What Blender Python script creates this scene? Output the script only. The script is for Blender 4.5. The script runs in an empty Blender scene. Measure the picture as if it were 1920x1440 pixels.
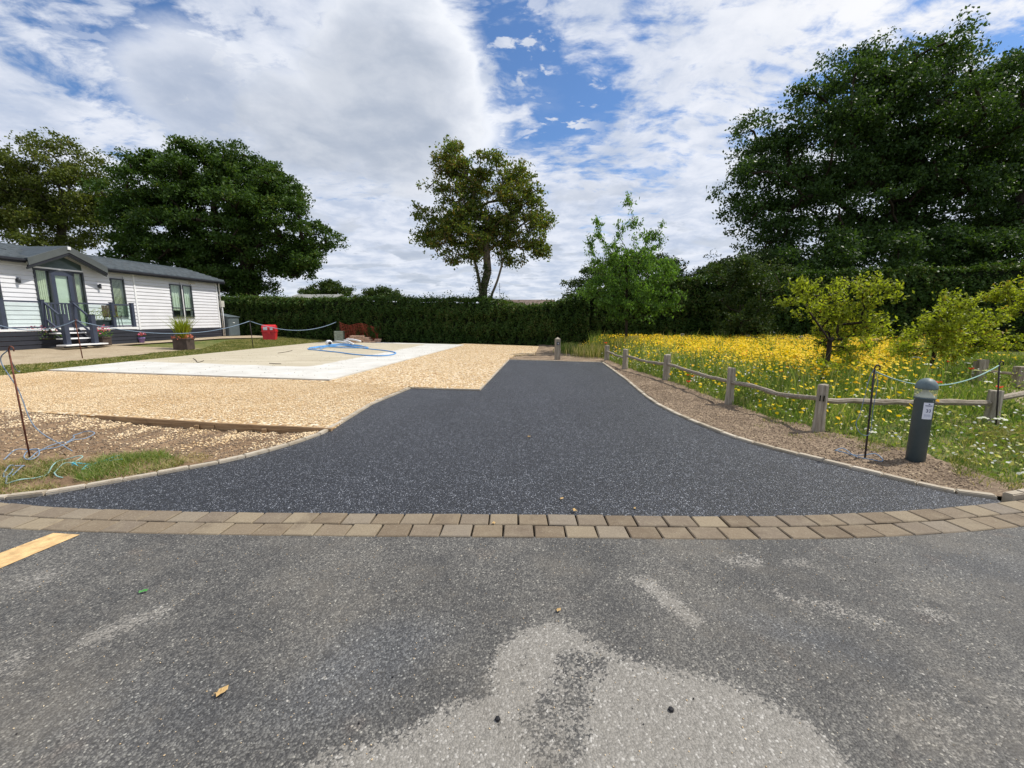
import bpy, bmesh, math, random
import numpy as np
from mathutils import Vector, Matrix
random.seed(7); RNG = np.random.default_rng(7)
SC = bpy.context.scene; COL = SC.collection
PI = math.pi

# ------------------------------------------------------------------ camera, sky, sun, exposure
CAM_H, FPX, PITCH = 1.4, 780.0, math.atan(122/780)
cam = bpy.data.cameras.new('camera'); cam.sensor_width = 36; cam.lens = 36*FPX/1920
cam.clip_start = 0.05; cam.clip_end = 2000
camo = bpy.data.objects.new('camera', cam); COL.objects.link(camo)
camo.location = (0, 0, CAM_H); camo.rotation_euler = (PI/2-PITCH, 0, 0)
SC.camera = camo
SUN_EL, SUN_AZ = math.radians(57), math.radians(76)      # azimuth clockwise from +Y
SC.view_settings.view_transform = 'Standard'; SC.view_settings.look = 'None'
SC.view_settings.exposure = 0.30; SC.view_settings.gamma = 1.0; SC.view_settings.use_curve_mapping = False
sun = bpy.data.lights.new('sun', 'SUN'); sun.energy = 3.8; sun.angle = math.radians(0.5); sun.color = (1.0, 0.95, 0.87)
suno = bpy.data.objects.new('sun', sun); COL.objects.link(suno)
sdir = Vector((math.sin(SUN_AZ)*math.cos(SUN_EL), math.cos(SUN_AZ)*math.cos(SUN_EL), math.sin(SUN_EL)))
suno.rotation_euler = (-sdir).to_track_quat('-Z', 'Y').to_euler(); suno.location = (20, 5, 30)
try:
    SC.cycles.use_denoising = True; SC.cycles.max_bounces = 8; SC.cycles.transparent_max_bounces = 12
    SC.cycles.diffuse_bounces = 3; SC.cycles.caustics_reflective = False; SC.cycles.caustics_refractive = False
except Exception: pass

_c, _s = math.cos(PITCH), math.sin(PITCH)
def ray(px, py):
    u = (px-960)/FPX; v = (py-720)/FPX
    return Vector((u, _c-v*_s, -(v*_c+_s)))

class NT:                                                    # small node-tree helper
    def __init__(s, tree): s.t = tree; s.n = tree.nodes; s.l = tree.links
    def add(s, kind, **kw):
        n = s.n.new(kind)
        for k, v in kw.items():
            if k.startswith('i_'):
                s.put(n.inputs[k[2:].replace('__', ' ')], v)
            else: setattr(n, k, v)
        return n
    def put(s, sock, v):
        if isinstance(v, bpy.types.NodeSocket): s.l.new(v, sock)
        elif isinstance(v, bpy.types.Node): s.l.new(v.outputs[0], sock)
        else: sock.default_value = v
    def m(s, op, a, b=None, c=None, clamp=False):
        n = s.n.new('ShaderNodeMath'); n.operation = op; n.use_clamp = clamp
        s.put(n.inputs[0], a)
        if b is not None: s.put(n.inputs[1], b)
        if c is not None: s.put(n.inputs[2], c)
        return n.outputs[0]
    def vm(s, op, a, b=None, out=0):
        n = s.n.new('ShaderNodeVectorMath'); n.operation = op
        s.put(n.inputs[0], a)
        if b is not None: s.put(n.inputs[1], b)
        return n.outputs[out]
    def mix(s, f, a, b, mode='MIX'):
        n = s.n.new('ShaderNodeMix'); n.data_type = 'RGBA'; n.blend_type = mode; n.clamp_factor = True
        s.put(n.inputs[0], f)
        for k, v in ((6, a), (7, b)):
            if isinstance(v, (tuple, list)) and len(v) == 3: v = (*v, 1)
            s.put(n.inputs[k], v)
        return n.outputs[2]
    def ss(s, x, lo, hi, a=0.0, b=1.0):                      # smoothstep
        n = s.n.new('ShaderNodeMapRange'); n.interpolation_type = 'SMOOTHSTEP'
        s.put(n.inputs[0], x); n.inputs[1].default_value = lo; n.inputs[2].default_value = hi
        n.inputs[3].default_value = a; n.inputs[4].default_value = b
        return n.outputs[0]
    def noise(s, vec, scale, detail=4, rough=.55, dist=0, out=0, dim='3D'):
        n = s.n.new('ShaderNodeTexNoise'); n.noise_dimensions = dim
        if vec is not None: s.put(n.inputs['Vector'], vec)
        n.inputs['Scale'].default_value = scale; n.inputs['Detail'].default_value = detail
        n.inputs['Roughness'].default_value = rough; n.inputs['Distortion'].default_value = dist
        return n.outputs[out]
    def vor(s, vec, scale, feature='F1', rnd=1.0):
        n = s.n.new('ShaderNodeTexVoronoi'); n.feature = feature
        s.put(n.inputs['Vector'], vec); n.inputs['Scale'].default_value = scale
        n.inputs['Randomness'].default_value = rnd
        return n
    def ramp(s, f, stops):
        n = s.n.new('ShaderNodeValToRGB'); s.put(n.inputs[0], f)
        e = n.color_ramp.elements
        while len(e) < len(stops): e.new(0.5)
        for k, (p, c) in enumerate(stops): e[k].position = p; e[k].color = (*c, 1)
        return n.outputs[0]

# ---- sky: Nishita with procedural clouds, fixed in world directions
W = bpy.data.worlds.new('World'); SC.world = W; W.use_nodes = True
t = NT(W.node_tree); t.n.clear()
SKY = 0.1
sky = t.add('ShaderNodeTexSky'); sky.sky_type = 'NISHITA'; sky.sun_disc = False
sky.sun_elevation = SUN_EL; sky.sun_rotation = SUN_AZ; sky.ozone_density = 2.2; sky.dust_density = 0.3; sky.air_density = 1.0
tc = t.add('ShaderNodeTexCoord').outputs['Generated']
dirv = t.vm('NORMALIZE', tc)
sep = t.add('ShaderNodeSeparateXYZ', i_Vector=dirv)
dz = t.m('MAXIMUM', sep.outputs[2], 0.0)
inv = t.m('DIVIDE', 1.0, t.m('ADD', dz, 0.16))
plane = t.vm('MULTIPLY', dirv, t.add('ShaderNodeCombineXYZ', i_X=inv, i_Y=inv, i_Z=0.0).outputs[0])
warp = t.vm('SCALE', t.vm('SUBTRACT', t.noise(plane, 2.2, 3, .55, out=1), (0.5, 0.5, 0.5)), None)
warp.node.inputs['Scale'].default_value = 0.20
pw = t.vm('ADD', plane, warp)
def skyblob(px, py, rpx, asp=1.0, soft=0.6, wob=0.0):
    """1 inside a patch of sky around the direction seen at px,py; elliptical, edge broken by noise"""
    c = ray(px, py).normalized()
    rt = Vector((c.y, -c.x, 0)).normalized(); up = rt.cross(c)
    a = t.vm('DOT_PRODUCT', dirv, tuple(rt), out=1); b = t.vm('DOT_PRODUCT', dirv, tuple(up), out=1)
    r = rpx/FPX * (1/ray(px, py).length)
    q = t.m('SQRT', t.m('ADD', t.m('POWER', t.m('DIVIDE', a, r*asp), 2.0), t.m('POWER', t.m('DIVIDE', b, r), 2.0)))
    front = t.vm('DOT_PRODUCT', dirv, tuple(c), out=1)
    q = t.m('ADD', q, t.m('MULTIPLY', t.m('LESS_THAN', front, 0.0), 9.0))
    if wob: q = t.m('ADD', q, t.m('MULTIPLY', t.m('SUBTRACT', edge_n, 0.5), wob))
    return t.ss(q, 1.0-soft, 1.0+soft*.15, 1.0, 0.0)
edge_n = t.noise(pw, 3.2, 6, .6)
# high broken cloud: soft sheets and small cells
hi = t.noise(pw, 2.4, 12, .60)
hi2 = t.noise(t.vm('MULTIPLY', pw, (1.0, 1.7, 1.0)), 9.0, 8, .62)
high = t.m('ADD', t.m('MULTIPLY', hi, .60), t.m('MULTIPLY', hi2, .40))
gap = t.m('MAXIMUM', skyblob(985, 100, 150, .75, .9, 1.2), skyblob(1060, 215, 120, 1.0, .9, 1.2))
gap = t.m('MAXIMUM', gap, t.m('MULTIPLY', skyblob(230, 110, 150, 1.9, 1.0, 1.2), .42))
gap = t.m('MAXIMUM', gap, t.m('MULTIPLY', skyblob(1880, 110, 120, 1.0, 1.0, 1.2), .75))
gap = t.m('MAXIMUM', gap, t.m('MULTIPLY', skyblob(1200, 330, 150, 1.6, 1.0, 1.2), .30))
gap = t.m('MAXIMUM', gap, t.m('MULTIPLY', skyblob(1560, 160, 260, 1.6, 1.0, 1.2), .12))
hv = t.m('SUBTRACT', high, t.m('MULTIPLY', gap, .150))
low = t.ss(sep.outputs[2], 0.02, 0.42, .17, 0.0)
hv = t.m('ADD', hv, low)
high_mask = t.ss(hv, .375, .53)
puff_n = t.noise(t.vm('MULTIPLY', pw, (1.0, 1.4, 1.0)), 8.5, 7, .55)
puffs = t.m('MULTIPLY', t.ss(puff_n, .56, .63), gap)
cum = t.m('MAXIMUM', skyblob(745, 178, 192, .95, .17, .75), skyblob(600, 240, 135, 1.6, .5, .8))
cum = t.m('MAXIMUM', cum, t.m('MULTIPLY', skyblob(400, 185, 125, 1.25, .35, .8), .85))
cum = t.m('MAXIMUM', cum, t.m('MULTIPLY', skyblob(870, 240, 70, 1.4, .6, .6), .95))
cum2 = t.m('MULTIPLY', t.ss(t.noise(t.vm('MULTIPLY', pw, (1.0, 1.35, 1.0)), 1.9, 9, .58), .46, .62), t.ss(sep.outputs[2], 0.50, 0.16))
cum2 = t.m('MULTIPLY', cum2, .85)
cov = t.m('MAXIMUM', t.m('MULTIPLY', high_mask, .95), t.m('MAXIMUM', t.m('MAXIMUM', cum, puffs), cum2))
shade = t.noise(pw, 4.0, 8, .62)
white = t.mix(t.ss(shade, .30, .68), (.44, .50, .62), (.70, .725, .79))
grey = t.mix(t.ss(t.noise(pw, 2.6, 8, .6), .34, .66), (.36,.41,.50), (.53,.565,.63))
body = t.m('MAXIMUM', skyblob(725, 200, 190, .98, .55, .75), t.m('MAXIMUM', skyblob(590, 260, 140, 1.6, .8, .8), skyblob(390, 205, 125, 1.2, .8, .8)))
white = t.mix(t.m('MULTIPLY', cum, t.m('SUBTRACT', 1.0, body)), white, (.80, .82, .86))
cumedge = t.m('MAXIMUM', t.m('MULTIPLY', t.m('MULTIPLY', cum, body), .95), t.m('MULTIPLY', t.ss(cum2, .25, .85), .85))
ccol = t.mix(cumedge, white, grey)
glow = t.m('MULTIPLY', skyblob(1760, -60, 460, 1.2, 1.0), .75)          # thin cloud lit from behind near the sun
ccol = t.mix(glow, ccol, (.88, .87, .86))
cb = t.vm('SCALE', ccol, None); cb.node.inputs['Scale'].default_value = 1/SKY
skyc = t.mix(1.0, sky.outputs[0], (0.72, 0.92, 1.14), 'MULTIPLY')
final = t.mix(cov, skyc, cb)
bg = t.add('ShaderNodeBackground', i_Color=final, i_Strength=SKY)
t.l.new(bg.outputs[0], t.add('ShaderNodeOutputWorld').inputs[0])

# ------------------------------------------------------------------ terrain and pixel helpers
def ell(y): return -12.45 + (y-11.08)*(0.98/15.34)          # the line of the slab's left edge
def zt(x, y):
    s = np.clip((ell(y)-x)/5.0, 0, 1); g = np.clip((y-7.0)/4.0, 0, 1)
    return 0.35*s*g
def P(px, py, z=0.0):
    r = ray(px, py); k = (z-CAM_H)/r.z
    return Vector((r.x*k, r.y*k, z))
def PT(px, py):
    r = ray(px, py); k = 1.0
    while k < 90:
        if CAM_H + r.z*k <= zt(r.x*k, r.y*k): break
        k += .02
    return Vector((r.x*k, r.y*k, float(zt(r.x*k, r.y*k))))
def WY(px, py, Y):                                           # point seen at px,py at distance Y ahead
    r = ray(px, py); k = Y/r.y
    return Vector((r.x*k, Y, CAM_H+r.z*k))

# ------------------------------------------------------------------ object helpers
def link(o, parent=None):
    COL.objects.link(o)
    if parent: o.parent = parent
    return o
def tag(o, label=None, cat=None, group=None, kind=None):
    if label: o['label'] = label
    if cat: o['category'] = cat
    if group: o['group'] = group
    if kind: o['kind'] = kind
    return o
def thing(name, label, cat, loc=(0, 0, 0), rz=0.0, group=None):
    o = bpy.data.objects.new(name, None); link(o); o.location = loc; o.rotation_euler = (0, 0, rz)
    o.empty_display_size = .1
    return tag(o, label, cat, group)
def mesh_np(name, V, F, mat, parent=None, smooth=False, origin=None):
    V = np.asarray(V, dtype=np.float32).reshape(-1, 3)
    me = bpy.data.meshes.new(name)
    if isinstance(F, np.ndarray):
        k = F.shape[1]; n = F.shape[0]
        me.vertices.add(len(V)); me.vertices.foreach_set('co', V.ravel())
        me.loops.add(n*k); me.loops.foreach_set('vertex_index', F.astype(np.int32).ravel())
        me.polygons.add(n); me.polygons.foreach_set('loop_start', np.arange(0, n*k, k, dtype=np.int32))
        me.polygons.foreach_set('loop_total', np.full(n, k, dtype=np.int32))
        me.update(calc_edges=True)
    else:
        me.from_pydata([tuple(map(float, v)) for v in V], [], F); me.update()
    if smooth: me.polygons.foreach_set('use_smooth', np.ones(len(me.polygons), dtype=bool))
    mats = mat if isinstance(mat, (list, tuple)) else [mat]
    for m_ in mats: me.materials.append(m_)
    return link(bpy.data.objects.new(name, me), parent)
class MB:
    def __init__(s): s.v = []; s.f = []
    def add(s, V, F):
        b = len(s.v); s.v += [tuple(v) for v in V]; s.f += [tuple(i+b for i in f) for f in F]; return s
    def box(s, x0, x1, y0, y1, z0, z1):
        V = [(x0,y0,z0),(x1,y0,z0),(x1,y1,z0),(x0,y1,z0),(x0,y0,z1),(x1,y0,z1),(x1,y1,z1),(x0,y1,z1)]
        return s.add(V, [(0,3,2,1),(4,5,6,7),(0,1,5,4),(1,2,6,5),(2,3,7,6),(3,0,4,7)])
    def prism(s, pts, ax0, ax1, axis='x'):                   # polygon pts in the two other axes, extruded along axis
        n = len(pts); V = []
        for a in (ax0, ax1):
            for (p, q) in pts: V.append({'x': (a, p, q), 'y': (p, a, q), 'z': (p, q, a)}[axis])
        F = [tuple(range(n))[::-1], tuple(range(n, 2*n))] + [(i, (i+1) % n, n+(i+1) % n, n+i) for i in range(n)]
        return s.add(V, F)
    def tube(s, pts, r, sides=8, cap=True):
        pts = [Vector(p) for p in pts]; rs = r if isinstance(r, (list, tuple)) else [r]*len(pts)
        b = len(s.v); up = Vector((0, 0, 1))
        for i, p in enumerate(pts):
            d = (pts[min(i+1, len(pts)-1)]-pts[max(i-1, 0)]).normalized()
            a = d.cross(up)
            if a.length < 1e-3: a = d.cross(Vector((0, 1, 0)))
            a.normalize(); c = a.cross(d)
            for k in range(sides):
                q = 2*PI*k/sides
                s.v.append(tuple(p + (a*math.cos(q)+c*math.sin(q))*rs[i]))
        for i in range(len(pts)-1):
            for k in range(sides):
                k2 = (k+1) % sides
                s.f.append((b+i*sides+k, b+i*sides+k2, b+(i+1)*sides+k2, b+(i+1)*sides+k))
        if cap:
            s.f.append(tuple(b+k for k in range(sides))[::-1]); e = b+(len(pts)-1)*sides
            s.f.append(tuple(e+k for k in range(sides)))
        return s
    def lathe(s, prof, seg=24, cx=0, cy=0):
        b = len(s.v)
        for (r, z) in prof:
            for k in range(seg):
                q = 2*PI*k/seg; s.v.append((cx+r*math.cos(q), cy+r*math.sin(q), z))
        for i in range(len(prof)-1):
            for k in range(seg):
                k2 = (k+1) % seg
                s.f.append((b+i*seg+k, b+i*seg+k2, b+(i+1)*seg+k2, b+(i+1)*seg+k))
        s.f.append(tuple(b+k for k in range(seg))[::-1]); e = b+(len(prof)-1)*seg
        s.f.append(tuple(e+k for k in range(seg)))
        return s
    def build(s, name, mat, parent=None, smooth=False, bevel=0, segs=1):
        o = mesh_np(name, s.v, list(s.f), mat, parent, smooth)
        if bevel:
            bm = bmesh.new(); bm.from_mesh(o.data)
            bmesh.ops.bevel(bm, geom=bm.edges[:], offset=bevel, segments=segs, affect='EDGES', profile=.5)
            bm.to_mesh(o.data); bm.free()
        return o
def resample(pts, n):
    pts = [Vector(p) for p in pts]; L = [0]
    for i in range(1, len(pts)): L.append(L[-1]+(pts[i]-pts[i-1]).length)
    out = []; j = 0
    for k in range(n):
        q = L[-1]*k/(n-1)
        while j < len(L)-2 and L[j+1] < q: j += 1
        out.append(pts[j].lerp(pts[j+1], (q-L[j])/max(1e-9, L[j+1]-L[j])))
    return out
def length(pts): return sum((pts[i+1]-pts[i]).length for i in range(len(pts)-1))
def smooth_line(pts, n=10):                                  # Catmull-Rom
    pts = [Vector(p) for p in pts]; q = [2*pts[0]-pts[1]]+pts+[2*pts[-1]-pts[-2]]; out = []
    for i in range(1, len(q)-2):
        a, b, c, d = q[i-1:i+3]
        for k in range(n):
            u = k/n
            out.append(.5*((2*b)+(c-a)*u+(2*a-5*b+4*c-d)*u*u+(3*b-a-3*c+d)*u**3))
    out.append(pts[-1]); return out
_sn = RNG.uniform(0, 2*PI, (40,)); _sd = RNG.normal(0, 1, (40, 2))
def wob(x, y, scale, k=7, off=0):                            # cheap smooth noise, about -1..1
    r = 0
    for i in range(k):
        j = (i+off) % 40; r = r + np.sin((x*_sd[j, 0]+y*_sd[j, 1])*scale*(1+.35*i)+_sn[j])
    return r/k**.5/1.2
def strip(name, A, B, nu, nv, mat, zf, kind='structure', parent=None, smooth=True):
    """sheet between two polylines; zf(x,y,v) gives its height"""
    A = resample(A, nu); B = resample(B, nu)
    A = np.array([a[:2] for a in A]); B = np.array([b[:2] for b in B])
    v = np.linspace(0, 1, nv)[:, None, None]
    X = A[None]*(1-v)+B[None]*v; x, y = X[..., 0], X[..., 1]
    z = zf(x, y, np.broadcast_to(v[..., 0], x.shape))
    V = np.stack([x, y, z+0*x], -1).reshape(-1, 3)
    i = np.arange(nv-1)[:, None]*nu+np.arange(nu-1)[None]
    F = np.stack([i, i+1, i+nu+1, i+nu], -1).reshape(-1, 4)
    o = mesh_np(name, V, F, mat, parent, smooth)
    bm = bmesh.new(); bm.from_mesh(o.data); bm.normal_update()
    if sum(f.normal.z for f in list(bm.faces)[:50]) < 0:
        bmesh.ops.reverse_faces(bm, faces=bm.faces); bm.to_mesh(o.data)
    bm.free()
    return tag(o, kind=kind)
def polysheet(name, pts, z0, z1, mat, kind='structure'):
    V = [(p[0], p[1], z1) for p in pts]+[(p[0], p[1], z0) for p in pts]; n = len(pts)
    o = mesh_np(name, V, [tuple(range(n))]+[(i, n+i, n+(i+1) % n, (i+1) % n) for i in range(n)], mat)
    bm = bmesh.new(); bm.from_mesh(o.data)
    bmesh.ops.recalc_face_normals(bm, faces=bm.faces)
    top = max(bm.faces, key=lambda f: len(f.verts))
    if top.normal.z < 0: bmesh.ops.reverse_faces(bm, faces=bm.faces)
    bmesh.ops.triangulate(bm, faces=[f for f in bm.faces if len(f.verts) > 4])
    bm.to_mesh(o.data); bm.free()
    return tag(o, kind=kind)

# ------------------------------------------------------------------ materials
def mat(name): 
    m_ = bpy.data.materials.new(name); m_.use_nodes = True; q = NT(m_.node_tree); q.n.clear()
    out = q.add('ShaderNodeOutputMaterial'); return m_, q, out
def finish(q, out, col, rough=.8, bump=None, bstr=.3, bdist=.01, spec=.5, metal=0.0, **kw):
    b = q.add('ShaderNodeBsdfPrincipled'); 
    if isinstance(col, tuple) and len(col) == 3: col = (*col, 1)
    q.put(b.inputs['Base Color'], col); q.put(b.inputs['Roughness'], rough); q.put(b.inputs['Metallic'], metal)
    q.put(b.inputs['Specular IOR Level'], spec)
    if bump is not None:
        n = q.add('ShaderNodeBump', i_Strength=bstr, i_Distance=bdist, i_Height=bump); q.l.new(n.outputs[0], b.inputs['Normal'])
    for k, v in kw.items(): q.put(b.inputs[k.replace('_', ' ')], v)
    q.l.new(b.outputs[0], out.inputs[0]); return b
def geo(q): return q.add('ShaderNodeNewGeometry').outputs['Position']
def simple(name, col, rough=.6, var=.25, scale=8, bump=.0, spec=.4, metal=0.0, dirt=None):
    m_, q, out = mat(name); p = q.add('ShaderNodeTexCoord').outputs['Object']
    n = q.noise(p, scale, 5, .6); g = q.noise(p, scale*7, 3, .6)
    dark = tuple(c*(1-var) for c in col); lite = tuple(min(1, c*(1+var)) for c in col)
    c = q.mix(q.ss(n, .3, .7), dark, lite)
    if dirt: c = q.mix(q.ss(q.noise(p, scale*.6, 6, .7), .52, .75, 0, .6), c, dirt)
    finish(q, out, c, q.ss(g, .2, .8, max(.02, rough-.1), min(1, rough+.12)), g if bump else None, bump, .01, spec, metal)
    return m_
def leafmat(name, dark, lite, trans=.35, warm=None, rough=.45, nscale=.6):
    m_, q, out = mat(name); ge = q.add('ShaderNodeNewGeometry')
    r = ge.outputs['Random Per Island']; n = q.noise(ge.outputs['Position'], nscale, 3, .6)
    f = q.m('ADD', q.m('MULTIPLY', r, .6), q.m('MULTIPLY', q.ss(n, .3, .7), .4))
    c = q.mix(f, dark, lite)
    if warm:
        w = q.m('FRACT', q.m('MULTIPLY', r, 17.3)); c = q.mix(q.ss(q.m('ADD', w, q.m('MULTIPLY', q.m('SUBTRACT', n, .5), 1.2)), warm[1], warm[1]+.12, 0, warm[2]), c, warm[0])
    b = finish(q, out, c, rough, spec=.15)
    tr = q.add('ShaderNodeBsdfTranslucent'); q.put(tr.inputs[0], q.mix(1.0, c, (1.3, 1.35, .45), 'MULTIPLY'))
    mx = q.add('ShaderNodeMixShader', i_Fac=trans); q.l.new(b.outputs[0], mx.inputs[1]); q.l.new(tr.outputs[0], mx.inputs[2])
    q.l.new(mx.outputs[0], out.inputs[0]); return m_

def m_road():
    m_, q, out = mat('old_tarmac'); p = geo(q)
    worn = q.add('ShaderNodeAttribute', attribute_name='worn').outputs['Fac']
    dk = q.add('ShaderNodeAttribute', attribute_name='oily').outputs['Fac']
    pj = q.vm('ADD', p, q.vm('MULTIPLY', q.noise(p, 90, 2, .5, out=1), (.008, .008, .008)))
    v = q.vor(pj, 135)
    cell = q.add('ShaderNodeSeparateColor', i_Color=v.outputs['Color'])
    r, g, b = cell.outputs[0], cell.outputs[1], cell.outputs[2]
    n1 = q.noise(p, 1.6, 7, .68); n2 = q.noise(p, 7, 6, .7); n3 = q.noise(p, 28, 4, .7)
    w = q.m('ADD', q.m('ADD', worn, q.m('MULTIPLY', q.m('SUBTRACT', n2, .5), .95)), q.m('MULTIPLY', q.m('SUBTRACT', n3, .5), 1.1))
    w = q.m('ADD', w, q.m('MULTIPLY', q.m('SUBTRACT', r, .5), .75))
    wm = q.ss(w, .42, .60)
    stone = q.ramp(g, [(0, (.038,.037,.036)), (.5, (.072,.070,.067)), (.84, (.122,.118,.109)), (.96, (.13,.127,.117)), (1, (.27,.26,.23))])
    pale = q.ramp(g, [(0, (.17,.158,.138)), (.5, (.235,.22,.192)), (.9, (.29,.272,.242)), (1, (.44,.42,.38))])
    base = q.mix(q.ss(n1, .36, .64), stone, q.mix(1.0, stone, (1.65, 1.62, 1.55), 'MULTIPLY'))
    base = q.mix(q.m('MULTIPLY', dk, .5), base, q.mix(1.0, base, (.76,.86,1.05), 'MULTIPLY'))
    rustn = q.ss(q.noise(p, 2.9, 5, .6), .60, .75, 0, .35)
    base = q.mix(rustn, base, q.mix(1.0, base, (1.5,1.15,.95), 'MULTIPLY'))
    c = q.mix(wm, base, pale)
    edge = q.ss(v.outputs['Distance'], .40, .80)
    c = q.mix(q.m('MULTIPLY', edge, q.m('SUBTRACT', .6, q.m('MULTIPLY', wm, .42))), c, (.030,.028,.025))
    dust = q.ss(q.noise(p, 1.3, 7, .72), .46, .70, 0, .42)
    c = q.mix(dust, c, (.16,.142,.115))
    spot = q.ss(q.noise(p, 5.5, 3, .5), .68, .72, 0, .55); c = q.mix(spot, c, (.035,.034,.034))
    h = q.m('ADD', q.m('SUBTRACT', 1.0, v.outputs['Distance']), q.m('MULTIPLY', b, .7))
    finish(q, out, c, q.ss(g, 0, 1, .6, .9), h, .55, .005, .4); return m_
def m_drive():
    m_, q, out = mat('fresh_tarmac'); p = geo(q)
    pj = q.vm('ADD', p, q.vm('MULTIPLY', q.noise(p, 80, 2, .5, out=1), (.008, .008, .008)))
    v = q.vor(pj, 155); cell = q.add('ShaderNodeSeparateColor', i_Color=v.outputs['Color'])
    g, b = cell.outputs[1], cell.outputs[2]
    n = q.noise(p, 1.1, 5, .6); n2 = q.noise(p, 14, 3, .6)
    gg = q.m('ADD', g, q.m('MULTIPLY', q.m('SUBTRACT', n2, .5), .25))
    c = q.ramp(gg, [(0, (.006,.007,.010)), (.5, (.011,.013,.018)), (.78, (.031,.036,.048)), (.90, (.085,.094,.12)), (1, (.40,.42,.46))])
    c = q.mix(q.ss(n, .40, .70, 0, .35), c, q.mix(1.0, c, (1.7,1.7,1.65), 'MULTIPLY'))
    c = q.mix(q.m('MULTIPLY', q.ss(v.outputs['Distance'], .35, .8), .6), c, (.004,.004,.006))
    h = q.m('ADD', q.m('SUBTRACT', 1.0, v.outputs['Distance']), q.m('MULTIPLY', b, 1.1))
    roll = q.noise(q.vm('MULTIPLY', p, (2.2, .25, 1)), 1.0, 4, .6)
    c = q.mix(q.ss(roll, .45, .62, 0, .30), c, q.mix(1.0, c, (.62,.62,.64), 'MULTIPLY'))
    scuff = q.ss(q.noise(q.vm('MULTIPLY', p, (1.0, .5, 1)), 2.6, 8, .75), .60, .72, 0, .30)
    c = q.mix(scuff, c, (.075,.076,.078))
    finish(q, out, c, q.ss(b, 0, 1, .34, .62), h, .8, .006, .6); return m_
def m_gravel():
    m_, q, out = mat('golden_gravel'); p = geo(q)
    pj = q.vm('ADD', p, q.vm('MULTIPLY', q.noise(p, 25, 2, .5, out=1), (.02, .02, .02)))
    v = q.vor(pj, 29); cell = q.add('ShaderNodeSeparateColor', i_Color=v.outputs['Color'])
    g, b = cell.outputs[1], cell.outputs[2]
    c = q.ramp(g, [(0, (.24,.13,.05)), (.2, (.50,.31,.14)), (.55, (.72,.53,.29)), (.82, (.82,.68,.45)), (1, (.88,.82,.68))])
    c = q.mix(q.m('MULTIPLY', q.ss(v.outputs['Distance'], .42, .9), .7), c, (.20,.11,.045))
    c = q.mix(q.ss(q.noise(p, .7, 5, .6), .4, .7, 0, .22), c, (.40,.27,.14))
    h = q.m('ADD', q.m('SUBTRACT', 1.0, v.outputs['Distance']), q.m('MULTIPLY', b, .9))
    finish(q, out, c, .75, h, 1.0, .018, .3); return m_
def m_soil(name, a, b, stones=.5):
    m_, q, out = mat(name); p = geo(q)
    n = q.noise(p, 1.6, 8, .68); n2 = q.noise(p, 14, 6, .72); n3 = q.noise(p, 60, 4, .7)
    c = q.mix(q.ss(q.m('ADD', q.m('MULTIPLY', n, .6), q.m('MULTIPLY', n2, .4)), .36, .64), a, b)
    c = q.mix(q.ss(n3, .45, .75, 0, .45), c, tuple(min(1, k*1.7) for k in b))
    v = q.vor(p, 42); g = q.add('ShaderNodeSeparateColor', i_Color=v.outputs['Color']).outputs[1]
    st = q.m('MULTIPLY', q.m('GREATER_THAN', q.m('ADD', g, q.m('MULTIPLY', q.m('SUBTRACT', n, .5), .6)), 1.0-.12*stones), q.ss(v.outputs['Distance'], .42, .3))
    c = q.mix(st, c, (.52,.42,.28))
    h = q.m('ADD', q.m('MULTIPLY', n2, 1.0), q.m('ADD', q.m('MULTIPLY', n3, .5), q.m('MULTIPLY', st, .3)))
    finish(q, out, c, .92, h, .8, .03, .15); return m_
def m_grass():
    m_, q, out = mat('turf'); p = geo(q)
    n = q.noise(p, .55, 7, .65); n2 = q.noise(p, 22, 5, .75); n3 = q.noise(p, 4.0, 5, .7)
    c = q.mix(q.ss(n2, .3, .7), (.045,.07,.014), (.13,.16,.04))
    dry = q.ss(q.m('ADD', q.m('MULTIPLY', n, .6), q.m('MULTIPLY', n3, .4)), .42, .62, 0, .75)
    c = q.mix(dry, c, q.mix(n2, (.13,.12,.04), (.30,.26,.11)))
    finish(q, out, c, .9, n2, .8, .03, .15); return m_
def m_concrete():
    m_, q, out = mat('slab_concrete'); p = geo(q)
    dirt = q.add('ShaderNodeAttribute', attribute_name='dirt').outputs['Fac']
    n = q.noise(p, 1.2, 8, .65); n2 = q.noise(q.vm('MULTIPLY', p, (.5, 3.0, 1)), 1.1, 7, .65); n3 = q.noise(p, 45, 4, .7)
    c = q.mix(q.ss(n, .3, .7), (.50,.485,.44), (.62,.605,.56))
    c = q.mix(q.ss(n2, .55, .75, 0, .35), c, (.42,.39,.33))
    d = q.ss(q.m('ADD', dirt, q.m('MULTIPLY', q.m('SUBTRACT', n2, .5), .9)), .38, .62)
    sand = q.mix(q.ss(n2, .3, .7), (.40,.35,.25), (.52,.465,.35))
    sand = q.mix(q.ss(n, .5, .75, 0, .5), sand, (.36,.30,.22))
    sand = q.mix(q.ss(n3, .55, .72, 0, .3), sand, (.25,.19,.12))
    sand = q.mix(q.ss(q.noise(q.vm('MULTIPLY', p, (1, 3.5, 1)), 2.3, 8, .7), .5, .72, 0, .6), sand, (.52,.48,.40)); c = q.mix(d, c, sand)
    v = q.vor(p, 9); sp = q.ss(v.outputs['Distance'], .09, .05)
    c = q.mix(q.m('MULTIPLY', sp, .5), c, (.18,.14,.09))
    finish(q, out, c, .85, n3, .3, .01, .25); return m_
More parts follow.
